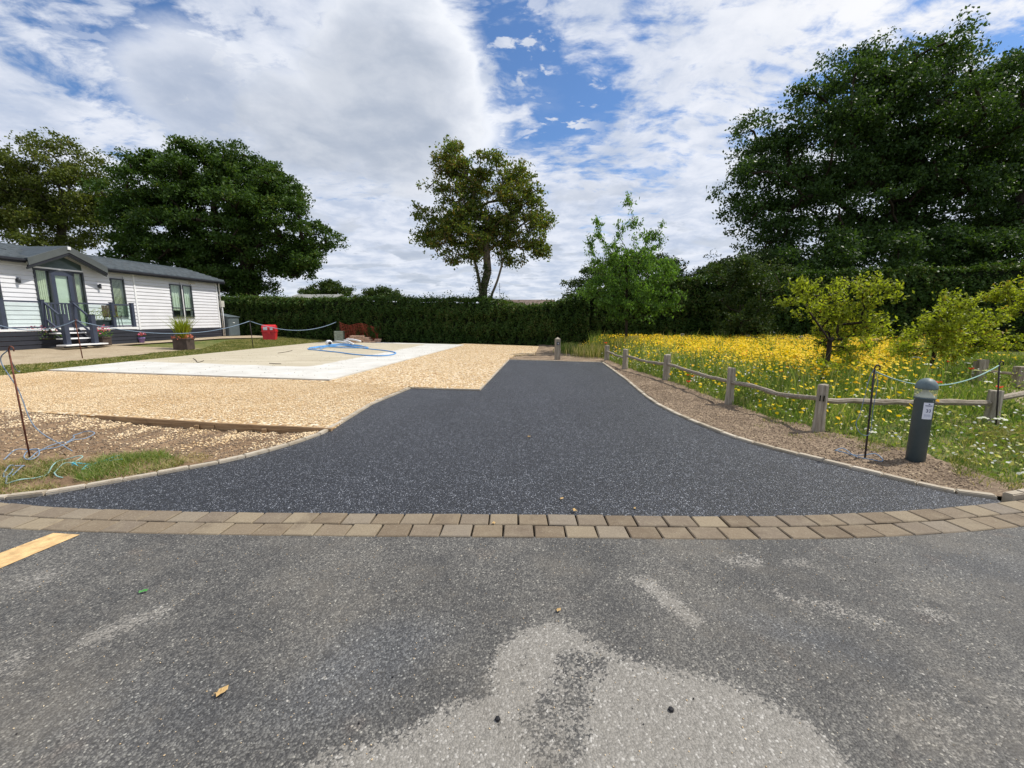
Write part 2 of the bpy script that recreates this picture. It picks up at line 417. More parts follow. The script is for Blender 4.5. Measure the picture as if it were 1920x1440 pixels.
def m_block():
    m_, q, out = mat('paving_stone'); p = geo(q)
    r = q.add('ShaderNodeObjectInfo').outputs['Random']; r2 = q.m('FRACT', q.m('MULTIPLY', r, 7.77)); r3 = q.m('FRACT', q.m('MULTIPLY', r, 31.3))
    c = q.ramp(r, [(0, (.155,.118,.080)), (.3, (.205,.160,.108)), (.6, (.175,.140,.104)), (.85, (.27,.218,.145)), (1, (.20,.168,.132))])
    n = q.noise(p, 8, 7, .7); n2 = q.noise(p, 90, 4, .7)
    c = q.mix(q.ss(n, .45, .75, 0, .5), c, (.27,.225,.155))
    c = q.mix(q.ss(q.noise(p, 3.0, 5, .7), .5, .72, 0, .6), c, (.11,.082,.058))
    c = q.mix(q.ss(n2, .56, .72, 0, .45), c, (.42,.37,.29))
    c = q.mix(q.ss(n2, .45, .32, 0, .4), c, (.10,.08,.06))
    h = q.m('ADD', q.m('MULTIPLY', n2, .5), n)
    finish(q, out, c, .88, h, .5, .008, .25); return m_
def m_edging():
    m_, q, out = mat('edging_stone'); p = geo(q)
    r = q.add('ShaderNodeObjectInfo').outputs['Random']
    n = q.noise(p, 12, 6, .7); n2 = q.noise(p, 80, 4, .7)
    c = q.mix(r, (.36,.31,.235), (.48,.425,.34))
    c = q.mix(q.ss(n, .48, .72, 0, .7), c, (.26,.20,.13))
    finish(q, out, c, .88, n2, .5, .006, .25); return m_
def m_wood(name, a, b, along=(0, 0, 1), sc=1.0):
    m_, q, out = mat(name); p = q.add('ShaderNodeTexCoord').outputs['Object']
    k = tuple(2.0 if a_ else 38.0 for a_ in along)
    g = q.noise(q.vm('MULTIPLY', p, tuple(v*sc for v in k)), 1.0, 6, .7, .6)
    n = q.noise(p, 5*sc, 5, .65)
    c = q.mix(q.ss(g, .3, .7), a, b)
    c = q.mix(q.ss(n, .5, .75, 0, .45), c, tuple(v*.45 for v in a))
    finish(q, out, c, .85, g, .7, .008, .2); return m_
def m_glass(name, tint=(.93,.98,.95), alpha=.25, milky=0):
    m_, q, out = mat(name)
    gl = q.add('ShaderNodeBsdfGlossy', i_Color=(1, 1, 1, 1), i_Roughness=.03)
    tr = q.add('ShaderNodeBsdfTransparent', i_Color=(*tint, 1))
    lw = q.add('ShaderNodeLayerWeight', i_Blend=.5).outputs['Facing']
    mx = q.add('ShaderNodeMixShader'); q.put(mx.inputs[0], q.m('ADD', q.m('MULTIPLY', q.m('POWER', lw, 4.0), .75), .03+alpha*.04))
    q.l.new(tr.outputs[0], mx.inputs[1]); q.l.new(gl.outputs[0], mx.inputs[2]); last = mx
    if milky:
        df = q.add('ShaderNodeBsdfDiffuse', i_Color=(.75, .76, .62, 1)); last = q.add('ShaderNodeMixShader', i_Fac=milky)
        q.l.new(mx.outputs[0], last.inputs[1]); q.l.new(df.outputs[0], last.inputs[2])
    q.l.new(last.outputs[0], out.inputs[0]); return m_
def m_bark(name, a, b):
    m_, q, out = mat(name); p = geo(q)
    g = q.noise(q.vm('MULTIPLY', p, (9, 9, 2.0)), 1.5, 7, .7, .4)
    c = q.mix(q.ss(g, .35, .65), a, b); finish(q, out, c, .9, g, .8, .03, .15); return m_

M = dict(road=m_road(), drive=m_drive(), gravel=m_gravel(), grass=m_grass(), concrete=m_concrete(), block=m_block(), edging=m_edging(),
    soil=m_soil('bare_soil', (.15,.095,.055), (.30,.205,.125), .9), soil2=m_soil('raked_soil', (.12,.086,.058), (.30,.225,.155), 1.1),
    path=m_soil('path_grit', (.30,.235,.155), (.42,.345,.24), .2),
    joint=simple('joint_sand', (.018,.014,.010), .95, .3, 30, .3, .1),
    wood=m_wood('weathered_oak', (.20,.165,.12), (.46,.41,.33)), rail=m_wood('cleft_chestnut', (.17,.135,.095), (.40,.35,.275), (1, 0, 0)),
    board=m_wood('treated_board', (.22,.14,.075), (.42,.29,.165), (1, 0, 0)),
    yellow=simple('road_paint', (.60,.40,.19), .85, .25, 14, .3, .2, dirt=(.26,.20,.12)),
    clad=simple('white_cladding', (.68,.68,.70), .5, .04, 2, 0, .35), skirt=simple('charcoal_board', (.026,.028,.038), .55, .12, 3, 0, .4),
    navy=simple('blue_grey_upvc', (.045,.055,.085), .45, .1, 4, 0, .5), dframe=simple('dark_window_frame', (.045,.05,.06), .4, .1, 4, 0, .5),
    fascia=simple('grey_fascia', (.085,.095,.093), .5, .1, 3, 0, .4), rooft=simple('slate_grey_roof', (.042,.056,.066), .7, .25, 3, .2, .4),
    white=simple('white_plastic', (.80,.80,.80), .5, .05, 5, 0, .4), curtain=simple('curtain', (.66,.68,.52), .9, .1, 6, 0, .1),
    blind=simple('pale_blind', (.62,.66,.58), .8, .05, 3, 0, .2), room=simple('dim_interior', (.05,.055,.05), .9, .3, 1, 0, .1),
    gableglass=simple('tinted_gable_glass', (.07,.10,.095), .15, .1, 1, 0, .6),
    glass=m_glass('clear_glass'), paleglass=m_glass('balustrade_glass', (.93,.985,.965), .5),
    red=simple('red_plastic', (.62,.028,.035), .4, .12, 5, 0, .5), terracotta=simple('terracotta_plastic', (.46,.17,.10), .6, .12, 8, 0, .4),
    planter=simple('brown_planter', (.075,.055,.045), .7, .25, 6, .2, .3), purple=simple('lilac_pot', (.27,.19,.48), .5, .1, 6, 0, .4),
    compost=simple('compost', (.03,.02,.014), .95, .3, 20, .4, .1),
    bollard=simple('blue_grey_powdercoat', (.085,.125,.145), .45, .10, 5, .03, .5, dirt=(.09,.10,.095)), bollardcap=simple('weathered_cap', (.13,.175,.18), .5, .2, 9, .1, .45),
    lens=m_glass('bollard_lens', (.93,.93,.84), .6, .20), silver=simple('reflector', (.80,.82,.80), .35, .05, 6, 0, .5, .0),
    label=simple('label_paper', (.78,.80,.88), .4, .02, 5, 0, .4), ink=simple('navy_ink', (.03,.04,.14), .6, .05, 5), inkpale=simple('pale_ink', (.42,.45,.58), .6, .05, 5),
    rust=simple('rusty_rod', (.15,.055,.035), .8, .35, 30, .4, .3), rod=simple('dark_rod', (.045,.035,.035), .7, .3, 30, .3, .3),
    rope=simple('blue_grey_rope', (.22,.29,.38), .8, .2, 60, .5, .2), ropegreen=simple('pale_green_rope', (.30,.46,.42), .8, .2, 60, .5, .2), ropeteal=simple('turquoise_rope', (.10,.45,.55), .8, .2, 60, .5, .2),
    hose=simple('blue_hose', (.10,.30,.62), .45, .15, 9, 0, .5), mesh_o=simple('orange_mesh', (.50,.105,.055), .6, .2, 8, 0, .4),
    stoneblk=simple('green_grey_block', (.36,.38,.27), .85, .25, 9, .4, .2), brick=simple('pink_brick', (.46,.30,.21), .85, .25, 12, .4, .2),
    metalgrey=simple('grey_meter_box', (.50,.48,.42), .6, .1, 5, 0, .3), cabinet=simple('dark_grey_cabinet', (.10,.125,.135), .5, .1, 5, 0, .4),
    wicker=simple('brown_wicker', (.22,.16,.12), .8, .3, 40, .3, .3),
    shedroof=simple('pale_far_roof', (.24,.24,.22), .7, .1, 2), tile=simple('red_grey_tiles', (.16,.12,.10), .85, .35, 4, .3, .2),
    oakleaf=leafmat('oak_leaves', (.028,.062,.013), (.085,.145,.032), .30, ((.13,.14,.03), .93, .6)),
    oliveleaf=leafmat('olive_leaves', (.060,.085,.018), (.15,.175,.045), .35, ((.22,.18,.05), .9, .5)),
    syca=leafmat('sycamore_leaves', (.066,.105,.020), (.17,.215,.05), .38, ((.24,.15,.04), .74, .65)),
    beech=leafmat('beech_leaves', (.026,.058,.017), (.070,.120,.032), .34),
    hedge=leafmat('hedge_leaves', (.026,.060,.013), (.095,.160,.034), .30, ((.16,.14,.05), .84, .6), nscale=.9),
    cherry=leafmat('cherry_leaves', (.065,.14,.025), (.17,.30,.07), .48, None),
    golden=leafmat('golden_leaves', (.16,.21,.02), (.42,.46,.06), .5, ((.34,.19,.05), .90, .8)),
    darkbush=leafmat('dark_shrub_leaves', (.026,.050,.014), (.075,.115,.030), .28, ((.13,.13,.05), .9, .6)),
    blade=leafmat('grass_blades', (.09,.13,.028), (.21,.24,.065), .35, ((.46,.39,.20), .50, .85), .7, 1.5),
    straw=leafmat('straw_blades', (.30,.24,.11), (.46,.38,.20), .3, None, .8), meadowleaf=leafmat('meadow_stems', (.085,.15,.03), (.24,.32,.09), .42, ((.46,.42,.22), .72, .85), .7, 1.2),
    petal=leafmat('yellow_petals', (.74,.46,.004), (.82,.64,.01), .25, ((.80,.36,.005), .85, .8), .6),
    paleyellow=leafmat('pale_yellow_petals', (.62,.62,.10), (.80,.78,.30), .3, None, .7), whitepetal=leafmat('white_petals', (.62,.62,.55), (.80,.80,.74), .3, None, .7), poppy=leafmat('poppy_petals', (.62,.03,.015), (.75,.10,.04), .35, None, .6),
    pink=leafmat('pink_petals', (.65,.10,.22), (.75,.30,.42), .3, ((.70,.06,.05), .7, .9)), bract=leafmat('reddish_leaves', (.45,.06,.05), (.65,.25,.16), .3),
    bark=m_bark('grey_brown_bark', (.035,.028,.02), (.11,.095,.07)), barkpale=m_bark('pale_bark', (.09,.07,.05), (.22,.19,.14)), twig=m_bark('dark_twigs', (.022,.016,.012), (.06,.045,.033)),
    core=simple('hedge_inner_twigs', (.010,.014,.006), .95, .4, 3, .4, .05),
    dryleaf=simple('dry_leaf', (.50,.34,.15), .8, .25, 40, .2, .2), greenleaf=simple('fresh_leaf', (.07,.28,.06), .6, .2, 40, .2, .3), chip=leafmat('gravel_chips', (.52,.34,.16), (.86,.72,.50), 0.0, None, .8),
    clod=leafmat('soil_crumbs', (.12,.085,.057), (.31,.235,.165), 0.0, None, .9), pebble=leafmat('dark_crumbs', (.008,.008,.01), (.03,.03,.032), 0.0, None, .6))

# ------------------------------------------------------------------ THE SETTING
def grid(x0, x1, nx, y0, y1, ny, zf):
    X, Y = np.meshgrid(np.linspace(x0, x1, nx), np.linspace(y0, y1, ny)); Z = zf(X, Y)+0*X
    V = np.stack([X, Y, Z], -1).reshape(-1, 3)
    i = np.arange(ny-1)[:, None]*nx+np.arange(nx-1)[None]
    return V, np.stack([i, i+1, i+nx+1, i+nx], -1).reshape(-1, 4)
# one ground sheet, fine near, coarse to the horizon
gx = np.concatenate([[-900, -300, -120, -60, -40], np.arange(-30, 30.01, .5), [40, 60, 120, 300, 900]])
gy = np.concatenate([[-900, -300, -100, -40, -15, -6], np.arange(-2, 36.01, .5), [45, 60, 120, 300, 1400]])
X, Y = np.meshgrid(gx, gy)
Z = zt(X, Y) - .05 + 0.012*wob(X, Y, 1.3)*(np.abs(X) < 30)*(Y < 36)
Z = np.where(Y < 3.3, -.08, Z); Z = np.where((Y < 8) & (X < -1.4) & (X > -14), -.20, Z)
i = np.arange(len(gy)-1)[:, None]*len(gx)+np.arange(len(gx)-1)[None]
gnd = mesh_np('ground', np.stack([X, Y, Z], -1).reshape(-1, 3), np.stack([i, i+1, i+len(gx)+1, i+len(gx)], -1).reshape(-1, 4), M['grass'], None, True)
tag(gnd, kind='structure')

# --- key lines, on the ground plane
back_px = [(-260, 905), (-100, 929), (0, 942), (100, 951), (250, 957), (400, 960), (640, 963), (960, 965), (1280, 968), (1400, 968), (1540, 966), (1700, 958), (1800, 950), (1870, 943), (1920, 937), (2060, 915), (2250, 880)]
BACK = smooth_line([P(*p) for p in back_px], 6)
def offset_line(L, d):
    out = []
    for k, p in enumerate(L):
        tdir = (L[min(k+1, len(L)-1)]-L[max(k-1, 0)]).normalized(); out.append(p+Vector((tdir.y, -tdir.x, 0))*d)
    return out
ROWD = .160
FRONT = offset_line(BACK, 2*ROWD+.006)
# old road sheet in front of the blocks, with worn patches
road = strip('road', [Vector((-9, -4, 0)), Vector((9, -4, 0))], [Vector((p.x, p.y+.02, 0)) for p in FRONT], 620, 240, M['road'], lambda x, y, v: 0*x)
co = np.empty(len(road.data.vertices)*3, dtype=np.float32); road.data.vertices.foreach_get('co', co); co = co.reshape(-1, 3)
def patch(px, py, rx, ry, rot=0.0, pw=1.0):
    """soft elliptical patch whose centre and radii are given on the ground in metres around the pixel's ground point"""
    c = P(px, py); dx = co[:, 0]-c.x; dy = co[:, 1]-c.y
    a = dx*math.cos(rot)+dy*math.sin(rot); b = -dx*math.sin(rot)+dy*math.cos(rot)
    return pw*np.exp(-((a/rx)**2+(b/ry)**2)**1.5)
def inpoly(x, y, poly):
    r = np.zeros(len(x), bool); n = len(poly); j = n-1
    for i_ in range(n):
        xi, yi = poly[i_][0], poly[i_][1]; xj, yj = poly[j][0], poly[j][1]
        c_ = ((yi > y) != (yj > y)) & (x < (xj-xi)*(y-yi)/(yj-yi+1e-12)+xi); r ^= c_; j = i_
    return r
def worn_area(pxs, w, blur):
    a = inpoly(co[:, 0], co[:, 1], [P(*q) for q in pxs]).astype(float).reshape(240, 620)
    for _ in range(blur): a = (a+np.roll(a, 1, 0)+np.roll(a, -1, 0)+np.roll(a, 1, 1)+np.roll(a, -1, 1))/5
    return (a*w).ravel()
worn = np.zeros(len(co))
for pxs, w, bl in (
    ([(560, 1450), (628, 1420), (717, 1392), (797, 1354), (853, 1318), (905, 1318), (922, 1300), (915, 1262), (935, 1215), (980, 1180), (1036, 1166), (1080, 1185), (1122, 1204), (1160, 1230), (1209, 1243), (1280, 1265), (1350, 1274), (1400, 1300), (1462, 1328), (1505, 1345), (1560, 1390), (1600, 1450), (1640, 1600), (500, 1600)], 1.10, 4),
    ([(1185, 1085), (1215, 1082), (1260, 1115), (1310, 1160), (1325, 1170), (1285, 1168), (1235, 1130)], .85, 1),
    ([(1330, 1045), (1400, 1040), (1440, 1052), (1420, 1065), (1370, 1060)], .62, 2), ([(1460, 1050), (1520, 1048), (1530, 1060), (1480, 1064)], .5, 2),
    ([(1440, 1100), (1560, 1130), (1680, 1165), (1660, 1180), (1540, 1150), (1450, 1120)], .55, 3), ([(1700, 1130), (1800, 1150), (1790, 1170), (1700, 1150)], .42, 3),
    ([(120, 1215), (200, 1170), (320, 1130), (330, 1140), (240, 1185), (150, 1222)], .62, 3), ([(0, 1230), (60, 1200), (50, 1260), (0, 1300)], .45, 3),
    ([(0, 1090), (100, 1060), (140, 1066), (30, 1120)], .35, 4), ([(1600, 1300), (1960, 1260), (1960, 1450), (1700, 1450)], .26, 8)):
    worn = np.maximum(worn, worn_area(pxs, w, bl))
worn -= worn_area([(1045, 1212), (1100, 1216), (1150, 1235), (1148, 1262), (1116, 1291), (1111, 1342), (1116, 1385), (1073, 1427), (1090, 1470), (980, 1470), (975, 1408), (966, 1342), (1003, 1314), (1035, 1270), (1040, 1240)], .62, 2)
worn -= worn_area([(965, 1235), (990, 1230), (985, 1262), (960, 1255)], .45, 1)
oily = np.clip(patch(720, 1210, .30, .16, .3, 1)+patch(1500, 1190, .35, .10, -.5, .9)+patch(640, 1300, .25, .15, .4, .8)+patch(1850, 1060, .4, .2, 0, .6)+patch(300, 1330, .4, .2, 0, .5), 0, 1)
for nm, arr in (('worn', worn), ('oily', oily)):
    at_ = road.data.attributes.new(nm, 'FLOAT', 'POINT'); at_.data.foreach_set('value', arr.astype(np.float32))

# --- left and right edges of the new driveway
KL = [P(-60, 943), P(0, 938), P(60, 933), P(150, 918), P(320, 887), P(430, 866), P(520, 843), P(585, 822), P(625, 804), P(700, 758), P(770, 729)]
KR = [P(1128, 680), P(1175, 715), P(1205, 741), P(1240, 765), P(1310, 797), P(1400, 830), P(1560, 871), P(1700, 906), P(1790, 926), P(1870, 937)]
KLs = smooth_line(KL[:10], 8)+[KL[10]]; KRs = [KR[0]]+smooth_line(KR[1:], 8)
C6, C7 = P(900, 733), P(955, 675)
backseg = [p for p in BACK if KL[1].x < p.x < KR[-1].x]
drive_pts = [Vector((p.x, p.y-.01, 0)) for p in backseg]+list(reversed(KRs))+[C7, C6]+[p for p in reversed(KLs)][:-1]
polysheet('driveway', drive_pts, -.06, 0.001, M['drive'])

# --- double row of paving blocks
pave = bpy.data.objects.new('pavement', None); link(pave); tag(pave, kind='structure')
strip('joint_bed', offset_line(BACK, -.005), offset_line(BACK, 2*ROWD+.012), 90, 2, M['joint'], lambda x, y, v: -.012+0*x, parent=pave)
def block_mesh(w, d, h, seed):
    rr = random.Random(seed); b = bmesh.new(); bmesh.ops.create_cube(b, size=1)
    for v in b.verts:
        v.co.x = v.co.x*w + rr.uniform(-.003, .003); v.co.y = v.co.y*d+rr.uniform(-.003, .003); v.co.z = (v.co.z-.5)*h
    bmesh.ops.delete(b, geom=[f for f in b.faces if f.normal.z < -.5], context='FACES_ONLY')
    bmesh.ops.bevel(b, geom=[e for e in b.edges if all(v.co.z > -h*.5 for v in e.verts)], offset=.006, segments=1, affect='EDGES')
    me = bpy.data.meshes.new('paving_block'); b.to_mesh(me); b.free(); me.materials.append(M['block']); return me
BW = .205
bmeshes = [block_mesh(BW-.010, ROWD-.008, .06, k) for k in range(7)]
for row in range(2):
    L = offset_line(BACK, ROWD*(row+.5)+.003*row); n = int(length(L)/BW); pts = resample(L, n+1); sh = .5*row
    for k in range(n-1):
        p = pts[k].lerp(pts[k+1], sh if sh else .0); p2 = pts[k+1].lerp(pts[min(k+2, n)], sh if sh else .0)
        c = (p+p2)/2; ang = math.atan2(p2.y-p.y, p2.x-p.x)
        o = bpy.data.objects.new('paving_block', random.choice(bmeshes)); link(o, pave)
        o.location = (c.x, c.y, .007+random.uniform(-.0025, .003)); o.rotation_euler = (random.uniform(-.006, .006), random.uniform(-.01, .01), ang+random.uniform(-.012, .012))
        o.scale = ((p2-p).length/BW*random.uniform(.985, 1.0), 1, 1)

# --- edging stones along both sides of the driveway
kerb = bpy.data.objects.new('kerb', None); link(kerb); tag(kerb, kind='structure')
def edge_mesh(w, d, h, seed):
    rr = random.Random(seed); b = bmesh.new(); bmesh.ops.create_cube(b, size=1)
    for v in b.verts: v.co.x = v.co.x*w; v.co.y = v.co.y*d+rr.uniform(-.002, .002); v.co.z = (v.co.z-.5)*h
    bmesh.ops.bevel(b, geom=[e for e in b.edges if all(v.co.z > -h*.5 for v in e.verts)], offset=.007, segments=2, affect='EDGES')
    me = bpy.data.meshes.new('edging_block'); b.to_mesh(me); b.free(); me.materials.append(M['edging']); return me
EB = .225
emesh = [edge_mesh(EB-.005, .066, .10, k) for k in range(5)]; ethin = [edge_mesh(.60-.006, .045, .09, k) for k in range(3)]
def lay_edge(L, off, unit, ms, top, sd=1.0):
    L = offset_line(L, off); n = max(1, int(length(L)/unit)); pts = resample(L, n+1)
    for k in range(n):
        c = (pts[k]+pts[k+1])/2; dv = pts[k+1]-pts[k]
        o = bpy.data.objects.new('edging_block', random.choice(ms)); link(o, kerb)
        o.location = (c.x, c.y, top+random.uniform(-.004, .004)); o.rotation_euler = (random.uniform(-.02, .02), random.uniform(-.012, .012), math.atan2(dv.y, dv.x)+random.uniform(-.012, .012))
        o.scale = (dv.length/unit, 1, 1)
lay_edge(KLs, -.033, EB, emesh, .028)
lay_edge([KL[10], C6], -.022, .6, ethin, .026); lay_edge([C6, C7], -.022, .6, ethin, .026)
lay_edge([C7+Vector((0, .0, 0)), KR[0]], -.022, .6, ethin, .022)
lay_edge(list(KRs), -.033, EB, emesh, .028)
rt = [p for p in BACK if p.x > KR[-1].x+.03]; lay_edge([KR[-1]+Vector((.05, .02, 0))]+rt, -.04, EB, emesh, .05)
lt = [p for p in BACK if p.x < KL[1].x-.2]; lay_edge(lt, -.04, EB, emesh, .03)

# --- gravel bed, slab, board
GB = [P(-200, 762, .03), P(0, 768, .03), P(180, 779, .03), P(400, 793, .03), P(622, 803, .03)]
gr_pts = GB+[p+Vector((-.04, .0, 0)) for p in (P(700, 757), P(768, 727))]+[C6+Vector((0, .05, 0)), C7+Vector((-.05, .04, 0)), P(965, 667), P(1003, 666), P(1010, 650), P(870, 645), Vector((-4, 20, 0)), Vector((-11.5, 12, 0)), P(88, 697), P(-200, 727)]
polysheet('gravel_bed', gr_pts, -.08, .024, M['gravel'])
cA, cB, cC, cD = P(90, 697), P(618, 716), P(870, 648), P(620, 641)
slab = strip('concrete_base', [cA, cB], [cD, cC], 90, 110, M['concrete'], lambda x, y, v: .055+.003*wob(x, y, 1.1))
co = np.empty(len(slab.data.vertices)*3, dtype=np.float32); slab.data.vertices.foreach_get('co', co); co = co.reshape(-1, 3)
uu = np.tile(np.linspace(0, 1, 90), 110); vv = np.repeat(np.linspace(0, 1, 110), 90)
dirt = np.clip((.80-uu)/.05, 0, 1)*np.clip((vv-.13)/.05, 0, 1)*np.clip((.97-vv)/.04, 0, 1)
at_ = slab.data.attributes.new('dirt', 'FLOAT', 'POINT'); at_.data.foreach_set('value', dirt.astype(np.float32))
side = MB()
for a, b in ((cA, cB), (cB, cC), (cC, cD), (cD, cA)):
    side.add([(a.x, a.y, -.06), (b.x, b.y, -.06), (b.x, b.y, .055), (a.x, a.y, .055)], [(0, 1, 2, 3)])
side.build('slab_edge', M['concrete'], slab)
tb = thing('edging_board', 'brown timber board holding the front edge of the golden gravel', 'timber board', (0, 0, 0))
for a, b in ((P(622, 804, .03), P(404, 793.5, .03)), (P(403, 793.4, .03), P(180, 779, .03))):
    dv = (b-a); L = dv.length; ang = math.atan2(dv.y, dv.x)
    o = MB().box(0, L-.004, -.018, .018, -.11, .028).build('board', M['board'], tb, bevel=.002); o.location = (a.x, a.y, .01); o.rotation_euler = (0, 0, ang)
for (px, py) in ((375, 800), (500, 807)):
    p = P(px, py-5, .0); o = MB().box(-.025, .025, -.02, .02, -.12, 0.0).build('peg', M['board'], tb); o.location = (p.x+.0, p.y-.06, .0); o.rotation_euler = (0, 0, .3)

# --- soil left of the driveway, in front of the board, and the soil strip on the right
A = [Vector((p.x-.05, p.y+.05, 0)) for p in [P(-330, 905)]+[P(-100, 930), P(0, 935), P(60, 929), P(150, 915), P(320, 884), P(430, 863), P(520, 840), P(585, 819), P(622, 803)]]
B = [P(-330, 750), P(-200, 759), P(0, 766), P(100, 773), P(180, 779), P(300, 786), P(400, 793), P(500, 798), P(600, 802), P(624, 803)]
soilL = strip('soil', A, B, 230, 90, M['soil'], lambda x, y, v: .004-.075*np.clip(v*1.1, 0, 1)*np.clip((x+6.5)/2, 0, 1)+.016*wob(x, y, 6)*np.minimum(1, 8*v)+.006*wob(x, y, 22, 9, 5))
A = [P(1128, 676)]+[Vector((p.x+.06, p.y+.02, 0)) for p in (P(1175, 714), P(1240, 763), P(1310, 795), P(1400, 828), P(1560, 868), P(1700, 903), P(1790, 922), P(1870, 934))]+[P(1990, 919), P(2150, 890)]
B = [P(1145, 676), P(1190, 694), P(1262, 716), P(1340, 745), P(1440, 780), P(1580, 815), P(1720, 845), P(1800, 872), P(1880, 905), P(2000, 905), P(2150, 880)]
soilR = strip('soil', A, B, 260, 40, M['soil2'], lambda x, y, v: .002+.010*wob(x, y, 7)*np.minimum(1, 6*v)+.005*wob(x, y, 25, 9, 5))
strip('soil', [C7+Vector((-.1, .1, 0)), P(1132, 678)], [P(965, 668), P(1180, 655)], 60, 30, M['soil2'], lambda x, y, v: -.005+.015*wob(x, y, 5)*np.minimum(1, 5*v))
strip('soil', [P(1004, 667), P(1150, 668)], [P(1010, 646), P(1170, 648)], 50, 30, M['soil2'], lambda x, y, v: .0+.02*wob(x, y, 4))
strip('path', [PT(-220, 705), PT(0, 688), PT(110, 680), PT(217, 670), PT(300, 661), PT(378, 655)], [PT(-220, 668), PT(0, 655), PT(120, 650), PT(200, 647), PT(262, 650), PT(376, 654)], 90, 26, M['path'], lambda x, y, v: zt(x, y)+.004+.004*wob(x, y, 2))
strip('path', [PT(200, 649), PT(300, 643), PT(415, 635), PT(560, 632)], [PT(200, 645), PT(300, 639), PT(415, 631), PT(560, 629)], 60, 8, M['path'], lambda x, y, v: zt(x, y)+.012)
strip('path', [PT(1880, 745), PT(1960, 790), PT(2000, 800)], [PT(1850, 722), PT(1960, 715), PT(2050, 720)], 30, 20, M['path'], lambda x, y, v: -.02+.01*wob(x, y, 4))
# yellow painted bay line on the old road
a, b = P(150, 1003), P(-60, 1092); w = .05
rm = strip('road_marking', [P(100, 1000), P(-80, 1068)], [P(150, 1003), P(-80, 1100)], 60, 6, M['yellow'], lambda x, y, v: .003+0*x)
# broken kerb dust etc handled by materials

# ------------------------------------------------------------------ vegetation tools
def leaves_np(C, size, asp=.55, droop=0.0, outward=None, jit=.35, fold=.25):
    """diamond leaf quads at points C (n,3)"""
    n = len(C); s = size*RNG.uniform(1-jit, 1+jit, n)[:, None]
    d = RNG.normal(0, 1, (n, 3)); d[:, 2] -= droop; d /= np.linalg.norm(d, axis=1)[:, None]
    nn = RNG.normal(0, 1, (n, 3)); nn[:, 2] += .9
    if outward is not None: nn += outward*1.6
    sdv = np.cross(d, nn); sdv /= (np.linalg.norm(sdv, axis=1)[:, None]+1e-6); up = np.cross(sdv, d)
    a = C-d*s*.5; b = C+sdv*s*asp*.5+up*s*fold*.3-d*s*.05; c = C+d*s*.5; e = C-sdv*s*asp*.5+up*s*fold*.3-d*s*.05
    V = np.stack([a, b, c, e], 1).reshape(-1, 3)
    return V, np.arange(4*n).reshape(-1, 4)
def in_blobs(n, blobs, shell=.45):
    """n points in the shells of world ellipsoids (centre, rx, ry, rz)"""
    w = np.array([b[1]*b[2]+b[1]*b[3] for b in blobs]); w = w/w.sum(); k = RNG.choice(len(blobs), n, p=w)
    d = RNG.normal(0, 1, (n, 3)); d /= np.linalg.norm(d, axis=1)[:, None]; r = RNG.uniform(shell**3, 1, n)**(1/3)
    C = np.array([b[0] for b in blobs])[k]; R = np.array([[b[1], b[2], b[3]] for b in blobs])[k]
    return C+d*R*r[:, None], d
def skeleton(base, top, tips, rbase, sides=6, lean=.25, seed=3, tipr=.012, start=None):
    """trunk from base to top, then branches joined to the nearest inner node for every tip; pipe-model radii"""
    rr = random.Random(seed); nodes = []; par = []
    nt = 7
    for k in range(nt):
        u = k/(nt-1); p = Vector(base).lerp(Vector(top), u)
        if 0 < k < nt-1: p += Vector((rr.uniform(-1, 1), rr.uniform(-1, 1), 0))*rbase*.6
        nodes.append(p); par.append(k-1)
    root = Vector(top); tips = sorted([Vector(q) for q in tips], key=lambda q: (q-root).length)
    lo = start if start is not None else 2
    for q in tips:
        best = None
        for i in range(lo, len(nodes)):
            nv = nodes[i]; dd = (q-nv).length
            pen = dd + .35*(nv-root).length*(0 if i < nt else 1)*.3 + max(0, nv.z-q.z)*.7
            if best is None or pen < best[0]: best = (pen, i)
        i = best[1]; a = nodes[i]; L = (q-a).length; k = max(1, int(L/ max(.5, .25*L))); prev = i
        for s_ in range(1, k+1):
            u = s_/k; p = a.lerp(q, u)+Vector((0, 0, math.sin(u*PI)*L*.08))
            if s_ < k: p += Vector((rr.uniform(-1, 1), rr.uniform(-1, 1), rr.uniform(-1, 1)))*L*.05
            nodes.append(p); par.append(prev); prev = len(nodes)-1
    cnt = [0.0]*len(nodes); kids = [0]*len(nodes)
    for i in range(len(nodes)): 
        if par[i] >= 0: kids[par[i]] += 1
    for i in range(len(nodes)-1, -1, -1):
        if kids[i] == 0: cnt[i] += 1
        if par[i] >= 0: cnt[par[i]] += cnt[i]
    tot = cnt[0]; mb = MB()
    def rad(i): return max(tipr, rbase*(cnt[i]/tot)**.48)
    for i in range(1, len(nodes)):
        r0, r1 = rad(par[i]) if i < nt else min(rad(par[i]), rad(i)*1.25), rad(i)
        if i == 1: r0 = rbase*1.35
        sd = sides if r1 > .05 else (4 if r1 > .02 else 3)
        mb.tube([nodes[par[i]], nodes[i]], [r0, r1], sd, cap=False)
    segs = [(nodes[par[i]], nodes[i], rad(i)) for i in range(nt, len(nodes))]
    return mb, segs
def clumps(tips, per, rad, flat=.7):
    T = np.array([list(q) for q in tips]); n = len(T)*per
    k = np.repeat(np.arange(len(T)), per); d = RNG.normal(0, 1, (n, 3)); d[:, 2] *= flat
    d /= np.maximum(1, np.linalg.norm(d, axis=1)/1.9)[:, None]
    return T[k]+d*rad*RNG.uniform(.5, 1.15, len(T))[k][:, None], d
